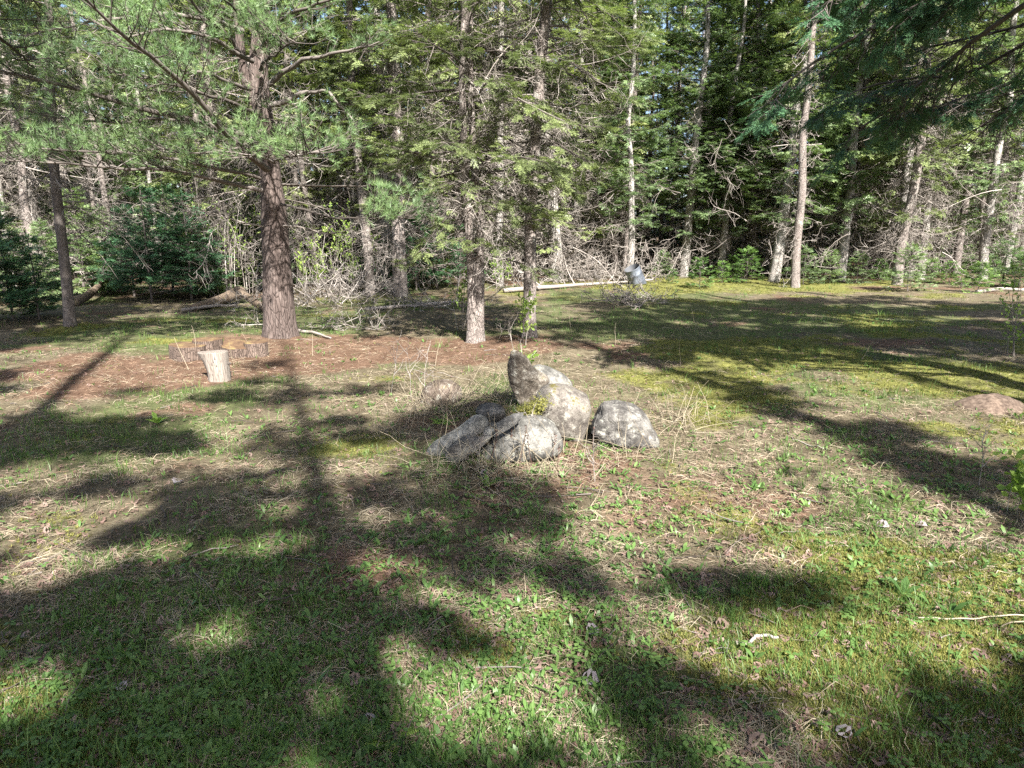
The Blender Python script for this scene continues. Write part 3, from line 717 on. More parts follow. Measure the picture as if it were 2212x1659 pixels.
# tree behind the pine on its left edge
# ------------------------------------------------------------------ near spruce whose limbs hang in at the top right
def overhang():
    r = np.random.default_rng(51); root = empty('overhanging_spruce')
    c = np.array([6.6, 4.2])
    z = np.linspace(-.2, 15, 12); pts = np.stack([np.full(12, c[0]), np.full(12, c[1]), z], 1)
    mesh_obj('trunk', [(*trunk_chunk(pts, .24*(1-np.clip(z, 0, 15)/16.5), 16, 5), 0)], [M['spruce_bark']], root)
    limbs = [
     ([(2700,-420,4.6),(2300,-120,5.2),(2080,30,5.6),(1900,110,5.9),(1790,160,6.1),(1690,240,6.2)], .045, 1.0),
     ([(2650,-330,4.6),(2250,60,5.6),(2080,170,6.2),(1960,260,6.6),(1860,330,6.9)], .05, .35),
     ([(2620,-500,4.6),(2250,-260,5.0),(2000,-80,5.2),(1860,0,5.3),(1790,50,5.35)], .04, 1.3),
     ([(2640,-200,4.8),(2320,60,5.6),(2180,120,6.2),(2050,140,6.6),(1950,180,6.8)], .035, .3),
     ([(2620,0,4.8),(2350,160,5.8),(2200,220,6.6),(2080,270,7.2),(1980,300,7.5),(1900,310,7.7)], .035, .5),
     ([(2600,-420,4.6),(2250,-240,5.4),(2100,-100,5.8),(1980,-20,6),(1900,60,6.1),(1800,90,6.2)], .035, 1.0),
     ([(2600,-100,4.8),(2300,40,5.8),(2140,200,6.4),(2000,215,6.8),(1880,225,7),(1760,290,7.2)], .03, .6),
     ([(2500,60,4.9),(2350,200,5.6),(2260,250,6.2),(2180,290,6.6),(2120,330,6.8)], .025, .3),
    ]
    W, F, D = [], [], []
    for L, r0, dn in limbs:
        P = px_path([(a_, b_-55, d_) for a_, b_, d_ in L]); P = np.vstack([[c[0], c[1], min(P[0, 2]+.2, 9)], P]); C, LL = resample(P, 20, r, .06)
        W.append(tubes(C[None], np.linspace(r0, r0*.2, 20)[None], 6))
        n = int(LL*4.6); t = .35+.65*r.random(n)**.8; q, T = pick(np.repeat(C[None], n, 0), t)
        side = np.where(r.random(n) < .5, -1, 1)[:, None]; lat = nrm(np.cross(T, np.array([0, 0, 1.])))
        d = nrm(T*.8+lat*side*.7+np.array([0, 0, -.25])+.12*r.normal(size=(n, 3))); L2 = (.35+.45*r.random(n))*(1.3-t*.6)
        live = (r.random(n) < dn*(.1+1.0*t))
        if live.sum():
            w, f = live_boughs(q[live], d[live], L2[live], r, SPN, 1.25, .13, .25, .1, .35, .01); W += w; F += f
        dd = ~live
        if dd.sum(): D += dead_boughs(q[dd], d[dd], L2[dd]*1.1, r, 1.0)
        D += dead_boughs(q[:n//2]+0, nrm(d[:n//2]+np.array([0, 0, -.6])), L2[:n//2]*.7, r, .8)
    zz = np.linspace(6, 14, 30); az = np.arange(30)*2.4
    keep = [i for i in range(30) if not (math.cos(az[i]) < -.2 and math.sin(az[i]) > -.3 and zz[i] < 8)]
    p = np.stack([np.full(30, c[0]), np.full(30, c[1]), zz], 1)[keep]; d = np.stack([np.cos(az), np.sin(az), np.full(30, .05)], 1)[keep]
    w, f = live_boughs(p, d, (2.6-(zz-6)*.24)[keep], r, SPF, .8, .25); W += w; F += f
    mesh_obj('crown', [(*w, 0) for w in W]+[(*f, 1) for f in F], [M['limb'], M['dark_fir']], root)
    mesh_obj('dead_branchwork', [(*w, 0) for w in D], [M['limb']], root)
    tag(root, 'near spruce reaching in from the top right with dark drooping limbs', 'spruce tree')
overhang()

# ------------------------------------------------------------------ unseen trees added around the photographer, crowns shaped to cast the clearing's shade
def shade_trees():
    r = np.random.default_rng(61)
    T = np.array([(5.6, -2.6), (8.2, -2.5), (-.6, -4.2), (-5.8, .5), (3.0, -7.5), (.2, -9.5), (-5.5, -5.5), (11, 1.2), (12.4, 6.6), (9.8, 5.6), (13, -5), (-9.2, 4.6), (8.6, 1.0), (-2.6, -7.5)])
    GX, GY, SZ = [], [], []
    for (y0, y1, N, sz) in ((.2, 2.2, 7000, .55), (2.0, 3.6, 15000, .30), (3.4, 6.0, 13000, .42), (5.8, 10, 9000, .62), (9.8, 19.5, 11000, 1.0)):
        GX.append(r.uniform(-10, 13, N) if y0 > 5 else r.uniform(-5.5, 7, N)); GY.append(r.uniform(y0, y1, N)); SZ.append(np.full(N, sz))
    gx, gy, sz = map(np.concatenate, (GX, GY, SZ)); N = len(gx); L = np.zeros(N)
    for ox, oy in ((0, 0), (.22, 0), (-.22, 0), (0, .3), (0, -.3)):
        px, py = topix(np.stack([gx+ox*sz, gy+oy*sz, np.zeros(N)], 1)); px = np.nan_to_num(px, nan=1100.); py = np.nan_to_num(py, nan=2500.)
        L1 = litmap(px, py); L1 = np.where(py > 1690, .15, L1); L = np.maximum(L, L1)
    px, py = topix(np.stack([gx, gy, np.zeros(N)], 1))
    L = np.maximum(L, .8*((fbm(gx*1.7+31, gy*3.6+7, 3) > .53) & (fbm(gx*.6+3, gy*.6+57, 2) > .36)))
    L = np.where((gy > 15.5) & (py > 612), np.maximum(L, .2), L)
    ok = r.random(N) > np.clip(np.where(L > .2, .35+L*1.1, L*.9), 0, 1)
    gx, gy, sz = gx[ok], gy[ok], sz[ok]; n = len(gx)
    h = r.uniform(5.0, 14.5, n); k = h/SUN[2]
    P = np.stack([gx+SUN[0]*k, gy+SUN[1]*k, h], 1)
    # never inside what the camera sees
    X, Y, Z = P.T; infr = (Y > -.5) & (np.abs(X) < .82*np.maximum(Y, 0)+1.5) & (Z-CAMH < .42*np.hypot(X, Y)+.9)
    # keep the light on what is lit in the photograph
    keep = []
    for (a, b, z0, z1, rad) in [(1025,738,.2,5.5,.32),(1143,728,.2,5.5,.28),(467,824,.1,.4,.3),(605,726,3.2,5.5,.8),(1215,960,.1,.4,.25),(1340,955,.1,.3,.25),(1170,860,.1,.45,.25)]:
        g = G(a, b)
        for z in np.arange(z0, z1, .25): keep.append((g[0], g[1], z, rad))
    for (a, b, c, rad) in [(900,400,9.5,.8),(1130,400,9.8,.7),(760,150,10,.9),(100,330,8.3,.6),(400,120,8.6,.7),(300,240,8.8,.6),(600,60,9,.9),(1000,200,9.6,1.0),(1200,150,9.9,.8),(900,540,9.4,.5),(850,300,9.5,.7)]:
        g = AT(a, b, c); keep.append((g[0], g[1], g[2], rad))
    lit = np.zeros(n, bool)
    for (a, b, z, rad) in keep:
        v = P-np.array([a, b, z]); tt = v@SUN; d = np.linalg.norm(v-tt[:, None]*SUN, axis=1)
        lit |= (d < rad) & (tt > 0) & (r.random(n) < .88)
    sz = sz[~infr & ~lit]; P = P[~infr & ~lit]
    D2 = (P[:, None, 0]-T[None, :, 0])**2+(P[:, None, 1]-T[None, :, 1])**2
    own = D2.argmin(1); dm = np.sqrt(D2.min(1)); P = P[dm < 4.8]; own = own[dm < 4.8]; sz = sz[dm < 4.8]
    # a coarse leafy clump template
    V, F = [], []
    rr = np.random.default_rng(5)
    for i in range(15):
        c = rr.normal(size=3)*.17*np.array([1, 1, .5]); d = nrm(rr.normal(size=3)*np.array([1, 1, .35])); s = nrm(np.cross(d, rr.normal(size=3)))
        b = len(V); V += [c-s*.05, c+s*.05, c+d*.25+s*.035, c+d*.25-s*.035]; F += [[b, b+1, b+2], [b, b+2, b+3]]
    V = np.array(V); F = np.array(F)
    desc = ['unseen shade-casting spruce right behind the photographer', 'unseen shade-casting spruce behind and right of the photographer', 'unseen shade-casting spruce straight behind the photographer', 'unseen shade-casting spruce beside the photographer on the left',
            'unseen shade-casting spruce in the second row behind the photographer', 'unseen shade-casting spruce farthest behind the photographer', 'unseen shade-casting spruce behind and left of the photographer', 'unseen shade-casting spruce on the right side beyond the frame',
            'unseen shade-casting outer right spruce beyond the overhanging one', 'unseen shade-casting spruce just past the overhanging spruce, out of frame', 'unseen shade-casting spruce farthest right behind the photographer', 'unseen shade-casting spruce left of the clearing, out of frame',
            'unseen shade-casting spruce right of the overhanging one', 'unseen shade-casting spruce back left behind the photographer, out of frame']
    for i, (x, y) in enumerate(T):
        Q = P[own == i]; zq = sz[own == i]; root = empty('spruce_tree')  # unseen shade tree, its crown shaped to the sun pattern
        z = np.linspace(-.2, 18.5, 12); pts = np.stack([np.full(12, x), np.full(12, y), z], 1)
        mesh_obj('trunk', [(*trunk_chunk(pts, .21*(1-np.clip(z, 0, 18.5)/20), 12, i), 0)], [M['spruce_bark']], root)
        if len(Q):
            n = len(Q); fol = stamp(V, F, Q, rdir(n, r), nrm(np.array([0, 0, 1.])+.3*r.normal(size=(n, 3))), zq*(.45+.85*r.random(n)))
            q = Q[::90]; a = np.stack([np.full(len(q), x), np.full(len(q), y), np.clip(q[:, 2]-.15*np.hypot(q[:, 0]-x, q[:, 1]-y), 3, 18)], 1)
            t = np.linspace(0, 1, 5)[None, :, None]; C = a[:, None]*(1-t)+q[:, None]*t; C[:, :, 2] -= .25*np.sin(t[..., 0]*math.pi)
            mesh_obj('crown', [(*tubes(C, np.full((len(q), 5), .022)*np.linspace(1.4, .35, 5), 4), 0), (*fol, 1)], [M['limb'], M['spruce']], root)
        tag(root, desc[i], 'spruce tree', 'unseen trees with crowns shaped to shade the clearing')
shade_trees()

# ------------------------------------------------------------------ ground cover (uncountable)
M['thatch'] = leaf_mat('dry_thatch', [(.15, (0.080, 0.064, 0.044)), (.4, (0.208, 0.172, 0.120)), (.65, (0.352, 0.304, 0.224)), (.95, (0.512, 0.464, 0.368))], .15, .6, 1.5, (1, .9, .7))
M['red_needles'] = leaf_mat('red_pine_needles', [(.2, (0.072, 0.042, 0.029)), (.5, (0.188, 0.116, 0.080)), (.85, (0.336, 0.240, 0.168))], .05, .6, 1.5, (1, .8, .6))
M['grass'] = leaf_mat('green_grass', [(.2, (0.032, 0.056, 0.018)), (.5, (0.068, 0.132, 0.032)), (.8, (0.136, 0.216, 0.056)), (1, (0.240, 0.304, 0.104))], .4, .45, 1.2)
M['herb'] = leaf_mat('herb_leaf', [(.2, (0.040, 0.084, 0.024)), (.5, (0.088, 0.168, 0.048)), (.8, (0.152, 0.248, 0.072))], .4, .4, 1.2)
M['moss'] = leaf_mat('moss_tufts', [(.2, (0.056, 0.060, 0.016)), (.5, (0.136, 0.140, 0.036)), (.8, (0.240, 0.232, 0.064)), (1, (0.336, 0.320, 0.112))], .35, .7, 2)
M['litter'] = leaf_mat('brown_litter', [(.15, (0.048, 0.028, 0.022)), (.5, (0.136, 0.084, 0.068)), (.8, (0.272, 0.200, 0.172)), (1, (0.400, 0.336, 0.312))], .15, .6, 3, (1, .7, .5))
def gsample(n, r, ymin=1.55, ymax=23, pw=1.5, xm=.86):
    u = r.random(n); a = 1-pw; y = (ymin**a+u*(ymax**a-ymin**a))**(1/a)
    x = (r.random(n)*2-1)*(y*xm+.7); return x, y
def zof(x, y, mo=None):
    near = np.clip((18-np.hypot(x, y))/8, 0, 1)
    z = height(x, y)+near*((fbm(x*7, y*7, 3)-.5)*.035)
    return z
def hit_rock(x, y):
    m = np.zeros(len(x), bool)
    for (cx, cy, r_) in ROCKC: m |= (x-cx)**2+(y-cy)**2 < r_*r_
    return m
ROCKC = []
for (px, py, rp) in [(1215, 940, 48), (1345, 935, 50), (1110, 970, 55), (990, 955, 45), (467, 822, 22), (605, 722, 35), (1026, 735, 24), (1143, 727, 16)]:
    g = G(px, py); ROCKC.append((g[0], g[1]+.08, rp/FP*np.hypot(g[1], 1.6)))
def lying(n, r, keepf, l0, l1, w0, lift=.012, pw=1.5, ymax=23):
    x, y = gsample(n, r, pw=pw, ymax=ymax); mo, ne, gr = zones(x, y); k = r.random(n) < keepf(mo, ne, gr, x, y); k &= ~hit_rock(x, y); x, y = x[k], y[k]; n = len(x)
    z = zof(x, y)+lift*r.random(n)**1.5; a = r.random(n)*6.283; L = (l0+(l1-l0)*r.random(n)**2)*(1+.03*y)
    d = np.stack([np.cos(a), np.sin(a), .16*r.normal(size=n)], 1); s = np.stack([-np.sin(a), np.cos(a), .5*r.normal(size=n)], 1); s = nrm(s)
    w = w0*(.6+.8*r.random(n))*(1+.10*y); c = np.stack([x, y, z], 1); b = r.normal(size=(n, 1))*.12
    p0 = c-d*L[:, None]*.5; p1 = c+s*b*L[:, None]+np.array([0, 0, 1.])*(L*.06)[:, None]; p2 = c+d*L[:, None]*.5; wv = s*w[:, None]
    V = np.stack([p0-wv*.4, p0+wv*.4, p1-wv, p1+wv, p2-wv*.2, p2+wv*.2], 1); F = np.array([[0, 1, 3], [0, 3, 2], [2, 3, 5], [2, 5, 4]])
    return V.reshape(-1, 3), (F[None]+(np.arange(n)*6)[:, None, None]).reshape(-1, 3)
def blades(x, y, h, w, r, lean=.45, base=None):
    n = len(x); z = zof(x, y)-.004 if base is None else base; a = r.random(n)*6.283; f = r.random(n)*6.283
    out = np.stack([np.cos(a), np.sin(a), np.zeros(n)], 1)*(lean*(.3+r.random(n)))[:, None]; s = np.stack([np.cos(f), np.sin(f), np.zeros(n)], 1)*w[:, None]
    c = np.stack([x, y, z], 1); up = np.array([0, 0, 1.]); H = h[:, None]
    p1 = c+(up*.5+out*.22)*H; p2 = c+(up*.85+out*.6)*H; p3 = c+(up*1.0+out*1.05)*H
    V = np.stack([c-s, c+s, p1-s*.85, p1+s*.85, p2-s*.5, p2+s*.5, p3], 1); F = np.array([[0, 1, 3], [0, 3, 2], [2, 3, 5], [2, 5, 4], [4, 5, 6]])
    return V.reshape(-1, 3), (F[None]+(np.arange(n)*7)[:, None, None]).reshape(-1, 3)
def herb_leaves(c, d, up, L, wd, r):
    """lanceolate folded leaves"""
    n = len(c); d = nrm(d); s = nrm(np.cross(d, up)); nn = np.cross(s, d)
    L = np.asarray(L)[:, None]; wd = np.asarray(wd)[:, None]
    q = lambda t, w, h: (c+d*L*t-nn*L*.25*t*t+nn*h*L-s*w*wd, c+d*L*t-nn*L*.25*t*t+nn*h*L+s*w*wd)
    a0, a1 = q(0, .12, 0); b0, b1 = q(.35, .8, .03); e0, e1 = q(.68, 1, .03); g0, g1 = q(1, .02, 0)
    m1 = c+d*L*.5-nn*L*.10
    V = np.stack([a0, a1, b0, b1, e0, e1, g0], 1)
    F = np.array([[0, 1, 3], [0, 3, 2], [2, 3, 5], [2, 5, 4], [4, 5, 6]])
    return V.reshape(-1, 3), (F[None]+(np.arange(n)*7)[:, None, None]).reshape(-1, 3)
def cover():
    r = np.random.default_rng(91)
    o = mesh_obj('dry_thatch', [(*lying(230000, r, lambda mo, ne, gr, x, y: np.clip(1-.8*mo-.45*gr-.4*ne, .06, 1)*np.clip((fbm(x*3.1+5, y*3.1+9, 3)-.36)*4.5, .10, 1), .03, .16, .0011), 0)], [M['thatch']])
    tag(o, 'pale dry grass stems and straw lying matted over the clearing', 'straw', kind='stuff')
    o = mesh_obj('pine_needle_litter', [(*lying(110000, r, lambda mo, ne, gr, x, y: np.clip(.12+.9*ne-.3*mo, .05, 1), .03, .10, .0010), 0)], [M['red_needles']])
    tag(o, 'fallen reddish pine needles carpeting the ground around the trunks', 'pine needles', kind='stuff')
    # grass: clumps of blades
    x, y = gsample(27000, r, pw=1.4); mo, ne, gr = zones(x, y); k = (r.random(len(x)) < np.clip(.20+.9*gr-.3*ne, .05, 1)*np.clip((fbm(x*2.2+50, y*2.2+19, 3)-.34)*5, .15, 1)) & ~hit_rock(x, y); x, y = x[k], y[k]
    nb = r.integers(4, 13, len(x)); i = np.repeat(np.arange(len(x)), nb); n = len(i); sp = .018+.03*r.random(len(x))
    X = x[i]+r.normal(size=n)*sp[i]*(1+.05*y[i]); Y = y[i]+r.normal(size=n)*sp[i]*(1+.05*y[i]); hh = (.022+.075*r.random(len(x))**2)[i]*(.5+.8*r.random(n))
    o = mesh_obj('grass', [(*blades(X, Y, hh*(1+.02*Y), .0011*(1+.16*Y)*(.7+.6*r.random(n)), r, .6), 0)], [M['grass']])
    tag(o, 'short green spring grass growing through the thatch', 'grass', kind='stuff')
    # herbs: small rosettes and upright leaves
    x, y = gsample(12000, r, pw=1.6, ymax=15); mo, ne, gr = zones(x, y); dn = fbm(x*.9+7, y*.9+2, 3)+.25*np.exp(-((x-1.6)**2+(y-3.8)**2)/3.5)
    k = (r.random(len(x)) < np.clip((dn-.42)*4, .04, 1)*(1-.5*mo)) & ~hit_rock(x, y); x, y = x[k], y[k]
    nb = r.integers(2, 7, len(x)); i = np.repeat(np.arange(len(x)), nb); n = len(i); a = r.random(n)*6.283; e = .35+.85*r.random(n)
    d = np.stack([np.cos(a)*np.cos(e), np.sin(a)*np.cos(e), np.sin(e)], 1); c = np.stack([x[i], y[i], zof(x[i], y[i])], 1)+d*.004+r.normal(size=(n, 3))*np.array([.008, .008, 0])
    up = nrm(np.array([0, 0, 1.])-d*.5+.2*r.normal(size=(n, 3))); sz = (.6+.7*r.random(len(x)))[i]
    o = mesh_obj('herb_leaves', [(*herb_leaves(c, d, up, (.042*sz*(.5+.8*r.random(n))), .0056*sz*(.8+.5*r.random(n))*(1+.03*y[i]), r), 0)], [M['herb']])
    tag(o, 'small upright tongue shaped green herb leaves sprouting all over the clearing', 'herbs', kind='stuff')
    # tiny three leaved seedlings near the camera
    x, y = gsample(5200, r, pw=1.8, ymax=8); k = (r.random(len(x)) < np.clip((fbm(x*1.4+70, y*1.4, 3)-.4)*4, .1, 1)) & ~hit_rock(x, y); x, y = x[k], y[k]
    i = np.repeat(np.arange(len(x)), 3); n = len(i); a = (r.random(len(x))*6.283)[i]+np.tile([0, 2.09, 4.18], len(x)); hh = (.01+.035*r.random(len(x)))[i]
    d = np.stack([np.cos(a), np.sin(a), np.full(n, .15)], 1); c = np.stack([x[i], y[i], zof(x[i], y[i])+hh], 1)+d*.002; sz = (.6+.8*r.random(len(x)))[i]
    o = mesh_obj('seedlings', [(*herb_leaves(c, d, np.tile([0, 0, 1.], (n, 1)), .02*sz, .008*sz, r), 0)], [M['herb']])
    tag(o, 'low strawberry like seedlings with three round leaflets in the foreground', 'seedlings', kind='stuff')
    # moss tufts
    x, y = gsample(190000, r, pw=1.6, ymax=24); mo, ne, gr = zones(x, y); k = (r.random(len(x)) < np.clip(mo*1.3-.08, 0.015, 1)) & ~hit_rock(x, y); x, y = x[k], y[k]; n = len(x)
    tv, tf = [], []
    for q in range(5):
        an = q*1.257; dd = np.array([math.cos(an)*.7, math.sin(an)*.7, .7]); s = np.array([-math.sin(an), math.cos(an), 0]); b = len(tv)
        tv += [-s*.16, s*.16, dd]; tf.append([b, b+1, b+2])
    P = np.stack([x, y, zof(x, y)+.014*fbm(x*12, y*12, 2)*np.clip(mo[k], 0, 1)], 1)
    o = mesh_obj('moss', [(*stamp(np.array(tv), np.array(tf), P, rdir(n, r)*np.array([1, 1, .2]), nrm(np.array([0, 0, 1.])+.4*r.normal(size=(n, 3))), (.009+.009*r.random(n))*(1+.12*y)), 0)], [M['moss']])
    tag(o, 'yellow green cushions of feathery moss', 'moss', kind='stuff')
    # brown leaf litter
    x, y = gsample(15000, r, pw=1.6, ymax=16); k = ~hit_rock(x, y); x, y = x[k], y[k]; n = len(x); a = r.random(n)*6.283
    d = np.stack([np.cos(a), np.sin(a), .25*r.normal(size=n)], 1); c = np.stack([x, y, zof(x, y)+.008+.006*r.random(n)], 1); L = .012+.03*r.random(n)**2.2
    V, F = leaf_shape(); o = mesh_obj('leaf_litter', [(*stamp(V, F, c, d, nrm(np.array([0, 0, 1.])+.35*r.normal(size=(n, 3))), L), 0)], [M['litter']])
    tag(o, 'crumbled brown dead leaf scraps scattered through the grass', 'leaf litter', kind='stuff')
    # twigs
    o = mesh_obj('twig_litter', [(*twig_bits(420, r), 0)], [M['limb']]); tag(o, 'thin broken twigs lying over the forest floor', 'twigs', kind='stuff')
def twig_bits(n, r):
    x, y = gsample(n, r, pw=1.2, ymax=21); a = r.random(n)*6.283; d = np.stack([np.cos(a), np.sin(a), .05*r.normal(size=n)], 1)
    P = curve(np.stack([x, y, zof(x, y)+.012], 1), nrm(d), .06+.4*r.random(n)**3, 0, 0, .06, 5, r); P[:, :, 2] = np.maximum(P[:, :, 2], height(P[:, :, 0], P[:, :, 1])+.008)
    return tubes(P, (.0015+.0022*r.random(n))[:, None]*np.linspace(1, .6, 5)[None]*(1+.08*y[:, None]), 4)
def leaf_shape():
    # curled lobed leaf, 2 halves
    e = [(0, 0), (.32, .04), (.45, .25), (.62, .4), (.47, .55), (.5, .76), (.24, .92), (0, 1.1)]
    V = [[0, t, .12*math.sin(t*2.6)] for t in (0, .35, .7, 1.1)]; F = []
    for sg in (-1, 1):
        b = len(V); V += [[sg*x, y, .25*abs(x)+.1*math.sin(y*3)] for x, y in e]
        for i in range(len(e)-1):
            m = 0 if e[i][1] < .2 else 1 if e[i][1] < .5 else 2
            F.append([m, b+i, b+i+1] if sg > 0 else [m, b+i+1, b+i])
    return np.array(V)-np.array([0, .5, 0]), np.array(F)
cover()

# ------------------------------------------------------------------ stones
def rock_mat(name, stops, moss=0.0, spots=True, lichen=(.38, .38, .33)):
    m, nt, out = newmat(name); tc = nd(nt, "TexCoord"); P = tc.outputs['Object']; geo = nd(nt, "NewGeometry")
    n1 = noise(nt, P, 8, 9, .75); n2 = noise(nt, P, 80, 6, .8); f = math_(nt, 'ADD', math_(nt, 'MULTIPLY', n1, .6), math_(nt, 'MULTIPLY', n2, .4))
    c = ramp(nt, f, stops)
    if spots:
        v = nd(nt, "TexVoronoi"); v.inputs['Scale'].default_value = 30; nt.links.new(P, v.inputs['Vector'])
        pick_ = noise(nt, P, 13, 3, .6); k = math_(nt, 'MULTIPLY', math_(nt, 'SUBTRACT', 1.0, mapr(nt, v.outputs[0], .16, .3)), mapr(nt, pick_, .52, .58))
        c = mixc(nt, math_(nt, 'MULTIPLY', k, .85), c, (.09, .085, .07))
    l = mapr(nt, noise(nt, P, 17, 6, .8), .56, .63); c = mixc(nt, math_(nt, 'MULTIPLY', l, .6), c, lichen)
    if moss:
        sp = nd(nt, "SeparateXYZ"); nt.links.new(geo.outputs['Normal'], sp.inputs[0])
        q = math_(nt, 'ADD', noise(nt, P, 8, 6, .75), math_(nt, 'MULTIPLY', sp.outputs[2], .12)); k = mapr(nt, q, .72-moss, .76-moss)
        c = mixc(nt, k, c, (.10, .088, .03))
    p = nd(nt, "BsdfPrincipled"); nt.links.new(c, p.inputs['Base Color']); p.inputs['Roughness'].default_value = .9; p.inputs['Specular IOR Level'].default_value = .2
    bp = nd(nt, "Bump"); bp.inputs['Strength'].default_value = 1.0; bp.inputs['Distance'].default_value = .02; nt.links.new(f, bp.inputs['Height'])
    nt.links.new(bp.outputs[0], p.inputs['Normal']); nt.links.new(p.outputs[0], out.inputs[0]); return m
M['granite'] = rock_mat('pale_granite', [(.43, (0.065, 0.057, 0.051)), (.5, (0.137, 0.124, 0.111)), (.565, (0.209, 0.192, 0.172))], .085)
M['grey_stone'] = rock_mat('grey_stone', [(.43, (.08, .08, .075)), (.5, (.17, .168, .157)), (.565, (.29, .285, .27))], 0, False)
M['brown_stone'] = rock_mat('brown_stone', [(.43, (0.039, 0.030, 0.023)), (.5, (0.078, 0.060, 0.048)), (.565, (0.130, 0.107, 0.090))], .03, False)
M['mid_stone'] = rock_mat('mid_stone', [(.43, (0.058, 0.057, 0.053)), (.5, (0.117, 0.114, 0.107)), (.565, (0.182, 0.179, 0.169))], .02, True)
M['dark_stone'] = rock_mat('dark_stone', [(.43, (.04, .04, .04)), (.5, (.09, .088, .085)), (.565, (.17, .165, .16))], 0, False, (.25, .25, .22))
M['slab_stone'] = rock_mat('slab_stone', [(.43, (0.046, 0.043, 0.041)), (.5, (0.098, 0.093, 0.088)), (.565, (0.169, 0.163, 0.153))], 0, True)
M['fractured'] = rock_mat('fractured_stone', [(.43, (0.033, 0.027, 0.022)), (.5, (0.091, 0.077, 0.062)), (.57, (0.195, 0.176, 0.153))], .02, False)
import bmesh
def rock(name, loc, dims, planes, seed, mat, rot=(0, 0, 0), nz=.06, sub=4, label='', cat='stone', sq=0.0):
    bm = bmesh.new(); bmesh.ops.create_icosphere(bm, subdivisions=sub, radius=1)
    off = Vector((seed*3.1, seed*1.7, seed*.9))
    for v in bm.verts:
        c = v.co.copy()
        if sq: m = max(abs(c.x), abs(c.y), abs(c.z)); c = c.lerp(c/m*.86, sq)
        for (nx, ny, nzv, d) in planes:
            n = Vector((nx, ny, nzv)).normalized(); q = c.dot(n)-d
            if q > 0: c -= n*q*.93
        l = 1+nz*2.2*mnoise.noise(c*1.3+off)+nz*mnoise.noise(c*3.1+off)+nz*.45*mnoise.noise(c*8+off)+nz*.2*mnoise.noise(c*20+off)
        v.co = Vector((c.x*dims[0], c.y*dims[1], c.z*dims[2]))*l
    me = bpy.data.meshes.new(name); bm.to_mesh(me); bm.free()
    for p in me.polygons: p.use_smooth = True
    me.materials.append(M[mat]); o = bpy.data.objects.new(name, me); COL.objects.link(o)
    o.location = loc; o.rotation_euler = rot; tag(o, label, cat, 'stones heaped in the clearing'); return o
def W(px, py, Y): return tuple(AT(px, py, Y))
D = math.radians
def Z4(x, y): return 848+x*.2833, 722.6+y*.2833
def loft(name, out, Y, depth, q, seed, mat, label, cat='stone', shear=(0, 0), nz=.05, sm=2, flat=False, foot=0.0, ridge=0.0):
    """a stone with the given outline, turned into a full body of its own depth"""
    if Y is None:
        lo = max(out, key=lambda q: q[1]); Y = G(*Z4(*lo))[1]+depth*.30
    P = np.array([AT(*Z4(x, y), Y) for x, y in out]); c0 = P.mean(0); P = np.vstack([P, P[:1]])
    s_ = np.concatenate([[0], np.cumsum(np.linalg.norm(np.diff(P, axis=0), axis=1))]); k = 56; u = np.linspace(0, s_[-1], k, endpoint=False)
    R = np.stack([np.interp(u, s_, P[:, i]) for i in range(3)], 1)
    for _ in range(sm): R = (np.roll(R, 1, 0)+2*R+np.roll(R, -1, 0))/4
    R = R-c0; m = 23; V = []
    for i in range(m):
        c = -math.cos(math.pi*(i+.5)/m); sc_ = (1-abs(c)**q)**(1/q)
        V.append(R*sc_+np.array([shear[0]*(c+1)/2, c*depth/2, shear[1]*(c+1)/2]))
    V = np.vstack(V+[[[0, -depth/2, 0]], [[shear[0], depth/2, shear[1]]]]); F = []
    for i in range(m-1):
        for j in range(k): a_, b_ = i*k+j, i*k+(j+1) % k; F += [[a_, b_, b_+k], [a_, b_+k, a_+k]]
    F += [[m*k, (j+1) % k, j] for j in range(k)]+[[m*k+1, (m-1)*k+j, (m-1)*k+(j+1) % k] for j in range(k)]
    F = np.array(F); off = Vector((seed*3.1, seed*1.7, seed*.9)); size = float(np.abs(R).max())
    N = nrm(V/np.array([1, depth/size/1.6, 1])); W_ = V.copy()
    for i, v in enumerate(V):
        p = Vector(v)/size; d = 1.5*mnoise.noise(p*1.2+off)+.8*mnoise.noise(p*2.8+off)+.4*mnoise.noise(p*7+off)+.22*mnoise.noise(p*17+off)
        if ridge: d -= ridge*max(0, .12-abs(mnoise.noise(Vector((p.x*.9+p.z*1.8, p.y, p.z*.5-p.x*.4))*1.6+off)))*14
        W_[i] += N[i]*d*nz*size
    o = mesh_obj(name, [(W_, F, 0)], [M[mat]], smooth=not flat); o.location = tuple(c0); tag(o, label, cat, 'stones heaped in the clearing'); return o
